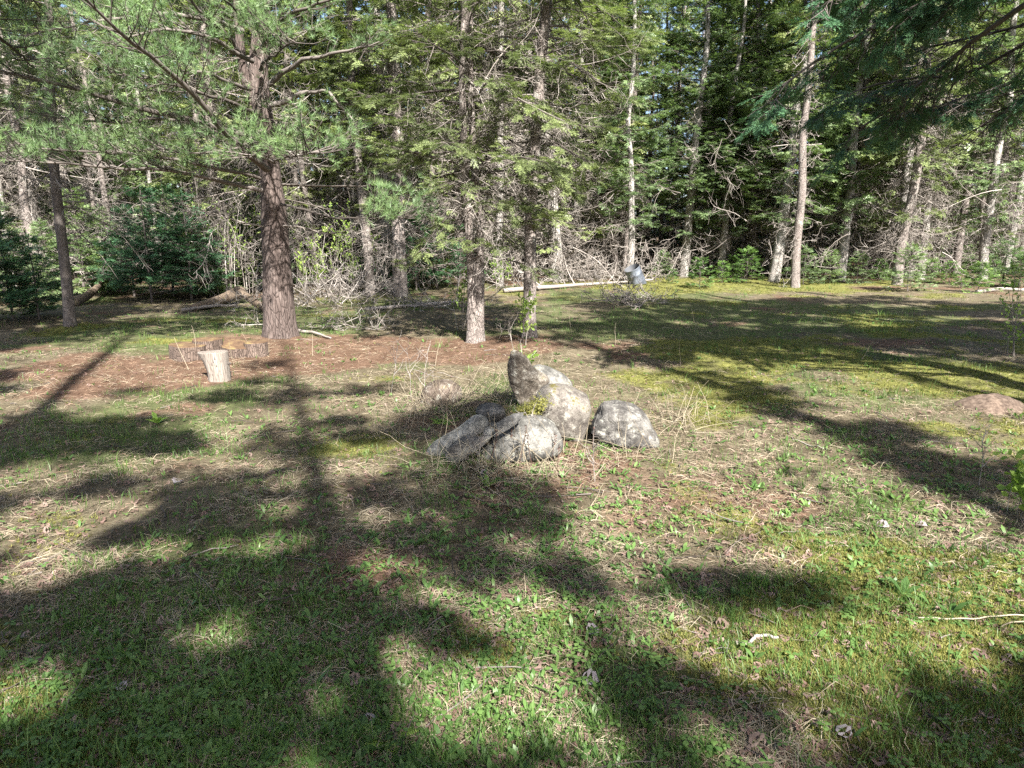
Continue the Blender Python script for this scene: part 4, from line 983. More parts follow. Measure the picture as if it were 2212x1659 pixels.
def stones():
    Yb = G(1215, 962)[1]; Yl = G(*Z4(720, 1000))[1]+.12
    loft('boulder', [(1090,480),(1140,410),(1200,392),(1290,395),(1360,405),(1420,440),(1490,480),(1510,530),(1515,600),(1490,680),(1470,760),(1430,850),(1330,850),(1270,800),(1210,740),(1160,680),(1110,620),(1085,560)], Yb+.22, .40, 2.4, 1, 'granite', 'pale round boulder speckled with dark lichen, tallest of the heap', 'boulder', (0, .02), .035, 1)
    loft('low_boulder', [(800,780),(860,720),(960,665),(1060,650),(1150,665),(1220,720),(1260,790),(1290,850),(1260,930),(1100,970),(900,985),(740,1000),(650,960),(690,880),(740,820)], Yl, .34, 2.2, 2, 'mid_stone', 'low grey domed boulder at the front of the heap', 'boulder', (.02, .05), .035, 2)
    loft('long_stone', [(255,885),(300,830),(420,760),(560,660),(640,605),(700,620),(735,660),(725,720),(640,770),(540,800),(470,850),(400,940),(290,960),(260,920)], None, .22, 2.0, 3, 'grey_stone', 'long rounded grey stone leaning up to the right at the left of the heap', nz=.035)
    loft('flat_slab', [(400,925),(435,870),(490,825),(570,795),(660,805),(705,842),(650,880),(600,910),(540,955),(480,990),(410,972)], Yl-.17, .07, 5, 4, 'slab_stone', 'thin flat speckled slab lying at the front left corner of the heap', shear=(.01, .03), nz=.03, sm=0, flat=True)
    loft('capstone', [(630,590),(650,560),(700,540),(780,545),(840,570),(865,620),(850,680),(740,660),(680,625)], Yb+.20, .20, 2.6, 5, 'dark_stone', 'small dark flat topped stone perched on the long stone', shear=(0, .02), nz=.05, sm=1)
    loft('flat_slab', [(770,790),(790,715),(860,660),(930,628),(1000,620),(960,672),(900,715),(850,742)], Yl-.13, .06, 4, 6, 'dark_stone', 'thin dark pointed slab propped against the low boulder', shear=(0, .03), nz=.04, sm=0)
    loft('cobble', [(685,760),(700,715),(740,700),(785,720),(785,765),(720,790)], Yl+.0, .11, 2, 7, 'grey_stone', 'small round cobble wedged under the capstone', nz=.04)
    loft('cobble', [(735,665),(820,668),(830,700),(780,730),(735,700)], Yb+.10, .11, 2, 8, 'mid_stone', 'pale cobble wedged just below the dark capstone', nz=.04)
    loft('cobble', [(660,820),(680,765),(770,760),(745,800),(700,840)], Yl-.04, .12, 2.4, 17, 'slab_stone', 'small flat cobble between the long stone and the low boulder', nz=.04)
    g2 = G(965, 884)
    loft('brown_stone', [(195,520),(240,400),(310,352),(370,340),(440,350),(510,400),(530,460),(510,520),(400,580),(300,600),(215,590)], g2[1]+.16, .40, 2.3, 9, 'brown_stone', 'brown half buried stone behind the left side of the heap', nz=.05)
    loft('sunken_stone', [(540,530),(620,500),(760,520),(880,540),(950,570),(880,620),(700,625),(580,600)], g2[1]-.05, .22, 2, 18, 'brown_stone', 'pinkish sunken stone in dry weeds beside the brown stone', nz=.05)
    g3 = G(1135, 890)
    loft('standing_slab', [(888,122),(950,140),(1010,200),(1045,262),(1100,292),(1150,330),(1168,375),(1115,430),(1075,495),(1040,560),(960,540),(915,460),(882,370),(872,280),(866,220),(882,170)], g3[1]+.05, .17, 5, 10, 'fractured', 'jagged upright slab with a broken dark face behind the round boulder', shear=(.05, .01), nz=.05, sm=0, flat=True, ridge=.5)
    loft('wedge_stone', [(1050,262),(1100,252),(1180,265),(1250,300),(1320,345),(1365,405),(1330,520),(1200,560),(1080,560),(1040,400)], g3[1]+.30, .30, 3, 11, 'mid_stone', 'smooth sloping wedge of stone behind the round boulder', shear=(.03, .03), nz=.04, sm=1)
    g4 = G(1345, 955)
    loft('fractured_block', [(1572,590),(1600,545),(1700,540),(1790,560),(1870,590),(1930,640),(1975,720),(2010,790),(2015,840),(1940,860),(1800,845),(1680,830),(1560,800),(1500,740),(1525,660),(1560,600)], None, .34, 4, 12, 'slab_stone', 'angular pale block with slanting broken faces at the right of the heap', shear=(.02, .03), nz=.05, sm=0, flat=True, ridge=.45)
    # moss on the heap
    r = np.random.default_rng(14); n = 1500; c = np.array(W(1140, 890, Yb+.02)); p = c+r.normal(size=(n, 3))*np.array([.07, .05, .035])
    p[:, 2] += (p[:, 0]-c[0])*.55
    V = np.array([[-.15, 0, 0], [.15, 0, 0], [0, .8, .5], [0, -.1, -.15], [0, .1, .15], [.6, .3, .6]]); F = np.array([[0, 1, 2], [3, 4, 5]])
    o = mesh_obj('moss_clump', [(*stamp(V, F, p, rdir(n, r), rdir(n, r), .02+.01*r.random(n)), 0)], [M['moss']]); tag(o, 'mossy clump growing between the pale round boulder and the low boulder', 'moss')
stones()

# ------------------------------------------------------------------ cut rounds and the white chopping stump
M['old_wood'] = bark_mat('old_wood', [(.3, (.05, .037, .03)), (.5, (.12, .09, .075)), (.7, (.23, .18, .155))], .3, 22, 1, .02)
M['bleached'] = bark_mat('bleached_wood', [(.3, (0.097, 0.079, 0.066)), (.5, (0.202, 0.176, 0.154)), (.7, (0.317, 0.290, 0.264))], .10, 26, .7, .008)
M['cut_face'] = plain_mat('cut_face', [(.3, (.34, .28, .22)), (.5, (.50, .43, .36)), (.7, (.62, .56, .49))], 14, .85, 0)
M['moss_top'] = plain_mat('moss_top', [(.3, (.04, .025, .016)), (.5, (.10, .062, .038)), (.7, (.18, .14, .06))], 9, .95, 0)
M['rot_wood'] = bark_mat('rot_wood', [(.3, (.07, .05, .035)), (.5, (.15, .115, .085)), (.7, (.27, .21, .16))], .3, 14, .9, .02, (.13, .13, .05))
def round_log(name, px, pyb, pyt, wpx, mats, label, seed, tilt=(0, 0), over=0.0, taper=1.0, split=0, dy=0.0):
    g = onG(px, pyb); Y = g[1]+dy; dist = math.hypot(Y, CAMH)
    R = wpx/2/FP*dist*.99; H = (pyb-pyt)/FP*dist*1.06-R*.06
    root = empty(name, (g[0], Y+R, g[2]-.02)); k, m = 40, 14; r = np.random.default_rng(seed)
    th = np.arange(k)*2*math.pi/k; u = np.linspace(0, 1, m)
    prof = 1+.05*np.sin(3*th+seed)+.035*np.sin(5*th+seed*2)+.02*np.sin(11*th)
    rad = R*(1-(1-taper)*u)[:, None]*prof[None]
    rad = rad*(1+.05*(fbm(th[None]*2+0*u[:, None]+seed*3, u[:, None]*1.5+seed+0*th, 3)-.5))
    x = np.cos(th)[None]*rad; y = np.sin(th)[None]*rad
    if over: x = x-over*np.clip((u[:, None]-.35)/.65, 0, 1)**1.4*np.clip(-np.cos(th)[None], 0, 1)**2*R*1.0
    z = np.repeat((u*H)[:, None], k, 1)-.03
    V = np.stack([x, y, z], -1).reshape(-1, 3)
    i = np.arange(m-1)[:, None]; j = np.arange(k)[None]; a = i*k+j; b = i*k+(j+1) % k; c = (i+1)*k+(j+1) % k; d = (i+1)*k+j
    F = np.concatenate([np.stack([a, b, c], -1).reshape(-1, 3), np.stack([a, c, d], -1).reshape(-1, 3)])
    mesh_obj('side', [(V, F, 0)], [M[mats[0]]], root)
    ring = V[(m-1)*k:].copy(); cc = ring.mean(0); T = [ring, cc+(ring-cc)*.97+np.array([0, 0, .008]), cc+(ring-cc)*.6+np.array([0, 0, .011]), cc[None]+np.array([[0, 0, .012]])]
    tv = np.vstack(T); tv[:, 2] += .006*(fbm(tv[:, 0]*30, tv[:, 1]*30, 2)-.5); f = []
    for q in range(2):
        for w in range(k): a, b = q*k+w, q*k+(w+1) % k; f += [[a, b, b+k], [a, b+k, a+k]]
    f += [[2*k+w, 2*k+(w+1) % k, 3*k] for w in range(k)]
    mesh_obj('cut_top', [(tv, np.array(f), 0)], [M[mats[1]]], root, smooth=False)
    root.rotation_euler = (tilt[0], tilt[1], 0)
    tag(root, label, 'log round' if name == 'log_round' else 'stump'); return root, R, H
def stumps():
    st, R, H = round_log('chopping_stump', 466, 826, 757, 46, ('bleached', 'bleached'), 'bleached white stump standing upright, its top flaring out to the left', 3, (0, D(-1.5)), .85, 1.0)
    # notch and knot holes
    b = []
    for (x, z, w, h) in [(.13, .58, .03, .012), (.09, .86, .008, .008), (.02, .8, .007, .02), (-.03, .3, .005, .01), (.06, .28, .006, .008), (.1, .3, .005, .008), (-.02, .62, .006, .02), (.0, .72, .005, .018), (-.05, .5, .005, .012), (.03, .56, .006, .01)]:
        yy = -math.sqrt(max(R*R-x*x*1.0, .0004))-.001 if abs(x) < R else -.02
        n = 8; a = np.arange(n)*2*math.pi/n
        v = np.stack([x+w*np.cos(a), np.full(n, yy)+.0, z*H+h*np.sin(a)], 1); v2 = v+np.array([0, .006, 0]); off = sum(len(q[0]) for q in b)
        b.append((np.vstack([v, [[x, yy-.003, z*H]]]), np.array([[i, (i+1) % n, n] for i in range(n)]), 0))
    mesh_obj('knot_hole', b, [M['dark_bark']], st)
    round_log('log_round', 392, 782, 742, 80, ('old_wood', 'moss_top'), 'low rotten round at the far left of the seats, needles on top', 5, (0, D(2)))
    round_log('log_round', 436, 775, 730, 62, ('old_wood', 'moss_top'), 'tallest weathered round, standing behind the bleached stump', 6, (0, 0))
    round_log('log_round', 497, 774, 740, 66, ('old_wood', 'moss_top'), 'wide mossy topped round right of the bleached stump', 8, (D(8), D(8)))
    round_log('log_round', 546, 772, 735, 50, ('old_wood', 'moss_top'), 'brown upright round nearest the white pine', 9, (0, D(-1)))
stumps()

# ------------------------------------------------------------------ fallen stems, branch piles, barrel
def gpath(L, lift=0.0):
    P = []
    for px, py, z in L:
        g = onG(px, py); P.append(g+np.array([0, 0, z+lift]))
    return np.array(P)
def log(name, P, r0, r1, mat, label, cat='log', k=14, seed=1, extra=None):
    pts, L = resample(np.asarray(P, float), max(12, int(8)), np.random.default_rng(seed), .02)
    n = 24; u = np.linspace(0, 1, len(pts)); uu = np.linspace(0, 1, n); C = np.stack([np.interp(uu, u, pts[:, i]) for i in range(3)], 1)
    V, F = tubes(C[None], np.linspace(r0, r1, n)[None], k, cap=True); V = V.reshape(-1, 3)
    nn = n*k; c = np.repeat(C, k, 0); V[:nn] = c+(V[:nn]-c)*(1+.10*(fbm(V[:nn, 0]*6+seed, V[:nn, 1]*6+V[:nn, 2]*9, 3)-.5))[:, None]
    F = np.vstack([F, [[0, (q+1) % k, q] for q in range(1, k-1)]])
    ch = [(V, F, 0)]
    if extra: ch += extra
    o = mesh_obj(name, ch, [M[mat], M['twig']]); return tag(o, label, cat)
M['white_dead'] = plain_mat('white_dead', [(.2, (.11, .10, .09)), (.5, (.22, .2, .185)), (.8, (.38, .35, .325))], 6, .8, .4)
def debris():
    r = np.random.default_rng(303)
    log('fallen_log', gpath([(418, 672, .06), (470, 664, .13), (522, 655, .26)]), .085, .15, 'rot_wood', 'barky fallen log lying on the far edge left of the white pine', seed=2)
    a = gpath([(578, 676, .06)])[0]; b = a+np.array([-.75, .35, .42]); log('broken_log', [a, (a+b)/2, b], .09, .07, 'rot_wood', 'short dark broken log propped up just left of the white pine', seed=3)
    a = gpath([(395, 676, .05), (455, 668, .06), (510, 664, .05)]); log('fallen_pole', a, .035, .03, 'twig', 'thin pole lying in front of the barky fallen log', seed=4)
    log('fallen_log', gpath([(160, 662, .08), (195, 652, .16), (222, 640, .35)]), .11, .07, 'rot_wood', 'dead forked log on the ground behind the dark leaning tree', seed=5)
    P = gpath([(1088, 634, .09), (1160, 629, .10), (1250, 622, .10), (1330, 617, .10), (1410, 611, .10)])
    tw = dead_boughs(np.repeat(P[1:], 6, 0)+r.normal(size=(24, 3))*np.array([.35, .05, .02]), nrm(rdir(24, r)+np.array([0, 0, 1.1])), .5+.6*r.random(24), r, .9, -.1, .1, .02, 2, .007)
    log('fallen_tree', P, .065, .03, 'twig', 'long bleached fallen stem lying across the back of the clearing', seed=6, extra=[(*t, 0) for t in tw])
    def pile(name, spots, n, L0, L1, mat, label, up=.35, tip=.006, rad=.012, seed=1, cat='brush pile', hgt=.3):
        rr = np.random.default_rng(seed); W_ = []
        for (px, py, sx, sy) in spots:
            g = onG(px, py); p = g+rr.normal(size=(n, 3))*np.array([sx, sy, 0]); p[:, 2] = height(p[:, 0], p[:, 1])+.03+hgt*rr.random(n)**2
            d = nrm(rdir(n, rr)*np.array([1.2, .8, .3])+np.array([0, 0, up])); W_ += dead_boughs(p, d, L0+(L1-L0)*rr.random(n), rr, .9, .1, .2, rad, 3, tip)
        o = mesh_obj(name, [(*w, 0) for w in W_], [M[mat]]); tag(o, label, cat)
    pile('branch_pile', [(1225, 612, .5, .25), (1280, 607, .5, .3), (1335, 607, .45, .25), (1385, 606, .3, .2)], 13, .5, 1.3, 'white_dead', 'tangle of bleached bare branches heaped in front of the barrel', .3, .006, .012, 11)
    pile('branch_pile', [(1105, 622, .35, .2)], 11, .3, .8, 'white_dead', 'small heap of pale bare branches left of the single spruce', .4, .007, .012, 12)
    pile('brush_pile', [(1340, 655, .45, .15), (1385, 660, .3, .12)], 24, .3, .75, 'twig', 'low grey heap of sticks in the shade in front of the bleached branches', .25, .005, .012, 13, hgt=.14)
    pile('brush_pile', [(720, 715, .35, .15), (775, 712, .3, .15)], 10, .4, .9, 'twig', 'low spray of bare branches on the ground right of the white pine', .2, .0035, .008, 14, hgt=.08)
    pile('brush_pile', [(700, 665, .5, .3), (760, 655, .5, .3)], 26, .5, 1.2, 'twig', 'tangle of grey twigs behind the right side of the white pine', .6, .0045, .010, 15)
    pile('brush_pile', [(960, 662, .5, .2), (900, 668, .5, .2)], 14, .4, 1.0, 'twig', 'low grey branches on the ground left of the twin spruce', .15, .0045, .012, 16, hgt=.08)
    pile('brush_pile', [(560, 672, .4, .2)], 18, .4, .9, 'twig', 'sticks piled around the propped broken log', .5, .004, .010, 17)
    log('fallen_pole', gpath([(790, 672, .05), (900, 664, .06), (990, 655, .06)]), .04, .025, 'twig', 'grey pole lying left of the twin spruce', seed=8)
    log('fallen_pole', gpath([(2110, 633, .05), (2160, 629, .06), (2212, 631, .06)]), .05, .04, 'white_dead', 'short pale pole at the right edge of the clearing', seed=9)
    log('fallen_pole', gpath([(645, 718, .03), (670, 722, .03), (715, 733, .02)]), .03, .012, 'twig', 'root like stick running right from the foot of the white pine', seed=19)
    log('fallen_stick', gpath([(1985, 1350, .02), (2100, 1352, .02), (2212, 1338, .03), (2290, 1330, .03)]), .0035, .003, 'thatch', 'long pale reed stem lying at the right edge of the foreground', 'stick', 6, 20)
    log('fallen_stick', gpath([(2160, 1362, .02), (2230, 1352, .02), (2300, 1345, .03)]), .003, .003, 'thatch', 'second short reed stem under the long one at the right edge', 'stick', 6, 25)
    log('fallen_stick', gpath([(1590, 1394, .015), (1635, 1389, .02), (1680, 1384, .015)]), .008, .006, 'twig', 'short lichen grey stick lying in the moss on the right', 'stick', 7, 21)
    log('fallen_stick', gpath([(930, 800, .01), (970, 812, .02), (1015, 822, .01)]), .006, .003, 'twig', 'thin pale stick on the bright grass left of the heap of stones', 'stick', 6, 22)
    log('fallen_stick', gpath([(1710, 950, .02), (1780, 975, .02)]), .006, .004, 'twig', 'thin pale stick right of the heap of stones', 'stick', 6, 23)
    # barrel: open tilted drum
    b = onG(1383, 612); Y = b[1]; m, nt, out = newmat('drum_paint'); tc = nd(nt, "TexCoord")
    c = ramp(nt, noise(nt, tc.outputs['Object'], 5, 5, .7), [(.35, (.07, .08, .10)), (.55, (.115, .132, .165)), (.7, (.17, .19, .22))])
    p = nd(nt, "BsdfPrincipled"); nt.links.new(c, p.inputs['Base Color']); p.inputs['Roughness'].default_value = .55; nt.links.new(p.outputs[0], out.inputs[0]); M['drum'] = m
    m2, nt, out = newmat('drum_inside'); p = nd(nt, "BsdfPrincipled"); p.inputs['Base Color'].default_value = (.06, .065, .075, 1); p.inputs['Roughness'].default_value = .7; nt.links.new(p.outputs[0], out.inputs[0])
    root = empty('barrel', (b[0], Y, b[2]-.12)); R = .285; k = 40
    prof = [(0, R*.9), (.01, R), (.26, R), (.275, R*1.03), (.29, R), (.56, R), (.575, R*1.03), (.59, R), (.80, R), (.815, R*1.035), (.83, R*1.02)]
    th = np.arange(k)*2*math.pi/k; V = np.array([[q*math.cos(t), q*math.sin(t), z] for z, q in prof for t in th]); n = len(prof)
    F = [[i*k+j, i*k+(j+1) % k, (i+1)*k+(j+1) % k, (i+1)*k+j] for i in range(n-1) for j in range(k)]
    mesh_obj('shell', [(V, np.array(F), 0)], [M['drum']], root)
    pr = [(.828, R*1.015), (.80, R*.96), (.05, R*.96), (.05, .001)]
    V = np.array([[q*math.cos(t), q*math.sin(t), z] for z, q in pr for t in th]); F = [[i*k+j, (i+1)*k+j, (i+1)*k+(j+1) % k, i*k+(j+1) % k] for i in range(3) for j in range(k)]
    mesh_obj('inside', [(V, np.array(F), 0)], [m2], root)
    root.scale = (.85, .85, .85); root.rotation_euler = (D(14), D(-27), D(0)); tag(root, 'open blue grey steel drum tilted over to the left beside the branch pile', 'barrel')
debris()

# ------------------------------------------------------------------ young firs, leafy saplings
def young_fir(name, H, seed, mat, dens=1.0, near=False, w=.42, sz=.13):
    r = np.random.default_rng(seed); root = empty(name)
    z = np.linspace(-.05, H, 6); pts = np.stack([.01*np.cumsum(r.normal(size=6)), .01*np.cumsum(r.normal(size=6)), z], 1)
    mesh_obj('stem', [(*tubes(pts[None], (.012*H*(1-.85*np.clip(z, 0, H)/H)+.003)[None], 7), 0)], [M['limb']], root)
    n = int(H*26*dens)+8; zz = H*(.04+.93*np.sort(r.random(n))); p = axis_pts(pts, zz); az = np.arange(n)*2.4+r.random(n)
    e = .05+.5*(zz/H)**2+.1*r.normal(size=n); d = np.stack([np.cos(az)*np.cos(e), np.sin(az)*np.cos(e), np.sin(e)], 1)
    L = (w*H*(1-zz/H)**.8+.05)*(.7+.5*r.random(n))
    wd, f = live_boughs(p, d, L, r, SPN if near else SPF, 1.0, sz, .1, .12, .1, .008)
    t = stamp(SPN[0], SPN[1], pts[-1:]-np.array([0, 0, .04]), np.array([[0, 0, 1.]]), np.array([[1., 0, 0]]), np.array([.14*min(H, 1.3)])); f.append(t)
    mesh_obj('foliage', [(*q, 0) for q in wd]+[(*q, 1) for q in f], [M['limb'], M[mat]], root); return root
def firs():
    P = {'s': young_fir('young_fir', .85, 1, 'sapling', 1.2), 's2': young_fir('young_fir', 1.1, 2, 'sapling', 1.3, w=.5), 'g': young_fir('young_fir', 1.3, 3, 'fir', 1.1, w=.5),
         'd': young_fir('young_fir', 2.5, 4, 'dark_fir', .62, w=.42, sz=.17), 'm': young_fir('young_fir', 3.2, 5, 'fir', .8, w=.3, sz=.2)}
    used = set()
    rows = [('s',1510,623,1.0,'bright star topped seedling fir right of the barrel'),('s2',1612,612,1.0,'bushy lit young fir left of the bright white barked fir'),('s',1560,610,.75,'short fir between the star topped seedling and the bushy one'),
     ('s',1580,600,.9,'pale young fir just behind the bushy lit one'),('g',1735,612,.85,'dark young fir right of the bright white barked fir'),('g',1790,612,.8,'wide shaded young fir two along from the bright white barked fir'),('g',1700,598,.7,'small fir tucked behind the bright white barked fir'),
     ('g',1850,612,.75,'shaded young fir left of the big leaning trunk'),('s',1900,606,.8,'fresh green small fir at the foot of the big leaning trunk'),('g',1960,628,.95,'slim dark topped fir in front of the big leaning trunk'),
     ('s2',2010,612,.7,'lit round young fir just right of the big leaning trunk'),('s',2050,614,.8,'lit small fir right of the round one'),('s2',2112,632,.75,'brightest yellow green young fir near the right edge'),('s',2075,622,.6,'tiny fir left of the yellow green one'),
     ('g',2165,620,1.1,'tall green young fir near the right edge'),('s2',2200,622,.9,'young fir cut by the right edge'),('s',2140,606,.9,'young fir behind the yellow green one'),('s',1453,612,.5,'tiny fir close to the barrel'),('g',1430,600,.7,'dark little fir behind the barrel'),
     ('g',1060,608,.7,'leafy little fir behind the twin spruce'),('s2',1085,602,.7,'green little fir left of the single spruce'),('m',1500,570,.8,'green fir behind the star topped seedling'),('m',1280,580,.7,'green fir behind the bare branch pile'),('m',1230,575,.5,'small green fir behind the thick flaking trunk'),
     ('d',330,652,1.05,'dark bushy fir second from the left of the dark pair'),('d',415,650,1.0,'dark bushy fir right of the first dark one'),('d',290,640,.9,'dark fir at the left end of the dark group'),('d',375,640,1.1,'dark fir at the back of the dark group'),('m',455,642,.75,'dark fir nearest the leafy saplings'),
     ('m',185,640,.85,'lit green fir just right of the dark leaning tree'),('m',235,630,.7,'lit green fir behind the dark group'),('m',505,630,.7,'green fir among the leafy saplings'),('m',545,628,.8,'green fir close left of the white pine'),('d',820,632,.7,'dark fir beside the stout dark spruce'),
     ('m',30,690,.6,'dark fir at the far left edge in deep shade'),('d',85,690,.6,'low dark fir left of the dark leaning tree'),('d',-30,700,1.0,'dark fir cut by the left edge'),('m',10,655,.8,'dark fir behind the far left one'),('m',110,650,.6,'dark fir behind the dark leaning tree'),
     ('d',900,628,.8,'dark fir left of the twin spruce'),('d',945,622,.9,'dark fir close to the twin spruce'),('d',990,618,.7,'dark fir hidden behind the twin spruce'),('m',640,618,.7,'green fir at the right side of the white pine'),('m',720,615,.6,'green fir behind the grey twig tangle')]
    for i, (k, px, py, s, lab) in enumerate(rows):
        o = P[k] if k not in used else copy_tree(P[k]); used.add(k)
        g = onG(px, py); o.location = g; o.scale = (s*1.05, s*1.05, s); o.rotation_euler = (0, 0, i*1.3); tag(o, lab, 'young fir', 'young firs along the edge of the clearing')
    # dark understory far inside the wood
    r = np.random.default_rng(404); n = 0
    for ri, (d0, step, sc0) in enumerate([(30, 2.6, 1.0), (38, 2.6, 1.3), (47, 2.4, 1.7), (58, 2.2, 2.3)]):
        x = -d0*.86
        while x < d0*.86:
            x += step*(.5+r.random()); y = math.sqrt(max(d0*d0-.35*x*x, 100))+r.normal()*1.5
            px = float(topix(np.array([x, y, 0]))[0][0])
            if 1370 < px < 1450 and ri < 1 or px < -100 or px > 2320: continue
            o = copy_tree(P['m' if r.random() < .5 else 'd']); s = sc0*(.6+.6*r.random()); o.location = (x, y, gz(x, y)-.05); o.scale = (s*1.3, s*1.3, s); o.rotation_euler = (0, 0, r.random()*6)
            where = min(LAND, key=lambda q: abs(q[0]-px))[1]; rn = ['front', 'middle', 'far', 'farthest'][ri]
            tag(o, f'dim understory fir, {rn} band, {where}', 'young fir', f'{rn} understory firs {where}'); n += 1
    print('understory', n)
firs()
def leafy(name, H, n, seed, label, px, py, spread=.25, leafd=1.0, rad=.012, stuff=False):
    r = np.random.default_rng(seed); root = empty(name, onG(px, py))
    a = r.random(n)*6.283; p = np.stack([np.cos(a)*spread*r.random(n), np.sin(a)*spread*r.random(n), np.full(n, -.02)], 1)
    d = nrm(np.stack([np.cos(a)*.25*r.random(n), np.sin(a)*.25*r.random(n), np.ones(n)], 1)); L = H*(.55+.5*r.random(n))
    C = curve(p, d, L, .02, 0, .04, 9, r); w = [tubes(C, rad*np.linspace(1, .25, 9)[None]*(.6+.6*r.random(n))[:, None], 5)]
    m = 16; i = np.repeat(np.arange(n), m); q, T = pick(C[i], .2+.78*r.random(n*m)); d2 = nrm(T*.9+rdir(n*m, r)*.7); L2 = L[i]*(.08+.16*r.random(n*m))
    C2 = curve(q, d2, L2, .03, .05, .05, 5, r); w.append(tubes(C2, rad*.28*np.linspace(1, .4, 5)[None]*np.ones((n*m, 1)), 3))
    mesh_obj('stem', [(*t, 0) for t in w], [M['twig']], root)
    K = int(n*m*7*leafd); j = r.integers(0, n*m, K); q, T = pick(C2[j], .2+.8*r.random(K)); V, F = herb_leaves(q, nrm(T+rdir(K, r)), rdir(K, r), .035+.03*r.random(K), .012+.008*r.random(K), r)
    mesh_obj('leaves', [(V, F, 0)], [M['leaf']], root); tag(root, label, 'sapling'); return root
def saplings():
    leafy('leafy_sapling', 4.2, 5, 1, 'clump of slender saplings with sparse new leaves, left of the white pine', 488, 645, .35, .8, .018)
    leafy('leafy_sapling', 3.6, 5, 2, 'slender new leaved saplings close beside the white pine', 535, 640, .35, .9, .016)
    leafy('leafy_sapling', 4.0, 4, 3, 'pale bare stemmed saplings rising behind the fallen barky log', 445, 630, .4, .35, .02)
    leafy('leafy_sapling', 1.7, 4, 4, 'thin stem with small grey green leaves just left of the twin spruce', 993, 712, .08, .9, .006)
    leafy('leafy_sapling', 2.0, 7, 5, 'low bright leafed bush behind the right side of the white pine', 700, 640, .5, 1.6, .010)
    leafy('leafy_sapling', 2.2, 7, 6, 'low bright leafed bush between the pine and the stout dark spruce', 770, 640, .5, 1.3, .010)
    leafy('leafy_sapling', 1.2, 6, 7, 'fresh green bush seen between the two middle spruces', 1075, 618, .4, 1.6, .008)
    leafy('leafy_sapling', 1.3, 7, 8, 'twiggy bush with tiny leaves at the right edge of the clearing', 2210, 775, .3, .35, .006)
    leafy('leafy_sapling', .42, 4, 10, 'knee high leafy sprig at the right edge of the sunlit foreground', 2190, 1120, .06, .35, .002)
    leafy('leafy_sapling', .5, 3, 11, 'small leafy shoot beside the upright broken slab', 1138, 870, .05, .6, .003)
    leafy('leafy_sapling', .7, 4, 12, 'wispy leafed stems in front of the single spruce', 1130, 745, .15, .5, .004)
saplings()

# ------------------------------------------------------------------ tangle of dead twigs inside the wood (one mass)
def thicket():
    r = np.random.default_rng(505); W_ = []
    for n, y0, y1, xm, tp in ((1100, 21.5, 30, .85, .0042), (800, 30, 44, .85, .007)):
        y = r.uniform(y0, y1, n); x = r.uniform(-1, 1, n)*y*xm; px, _ = topix(np.stack([x, y, np.zeros(n)], 1)); y = np.where(x < -1, y-4.5, y)
        k = ~((px > 1380) & (px < 1460)); x, y = x[k], y[k]; n = len(x)
        p = np.stack([x, y, height(x, y)+.3+5.5*r.random(n)**1.2], 1); a = r.random(n)*6.283
        d = nrm(np.stack([np.cos(a), np.sin(a), -.1+.35*r.normal(size=n)], 1)); W_ += dead_boughs(p, d, .8+1.4*r.random(n), r, .9, .4, .3, .008, 2, tp)
    o = mesh_obj('twig_thicket', [(*w, 0) for w in W_], [M['twig']]); tag(o, 'dense haze of dead grey twigs filling the wood between the trunks', 'twigs', kind='stuff')
thicket()

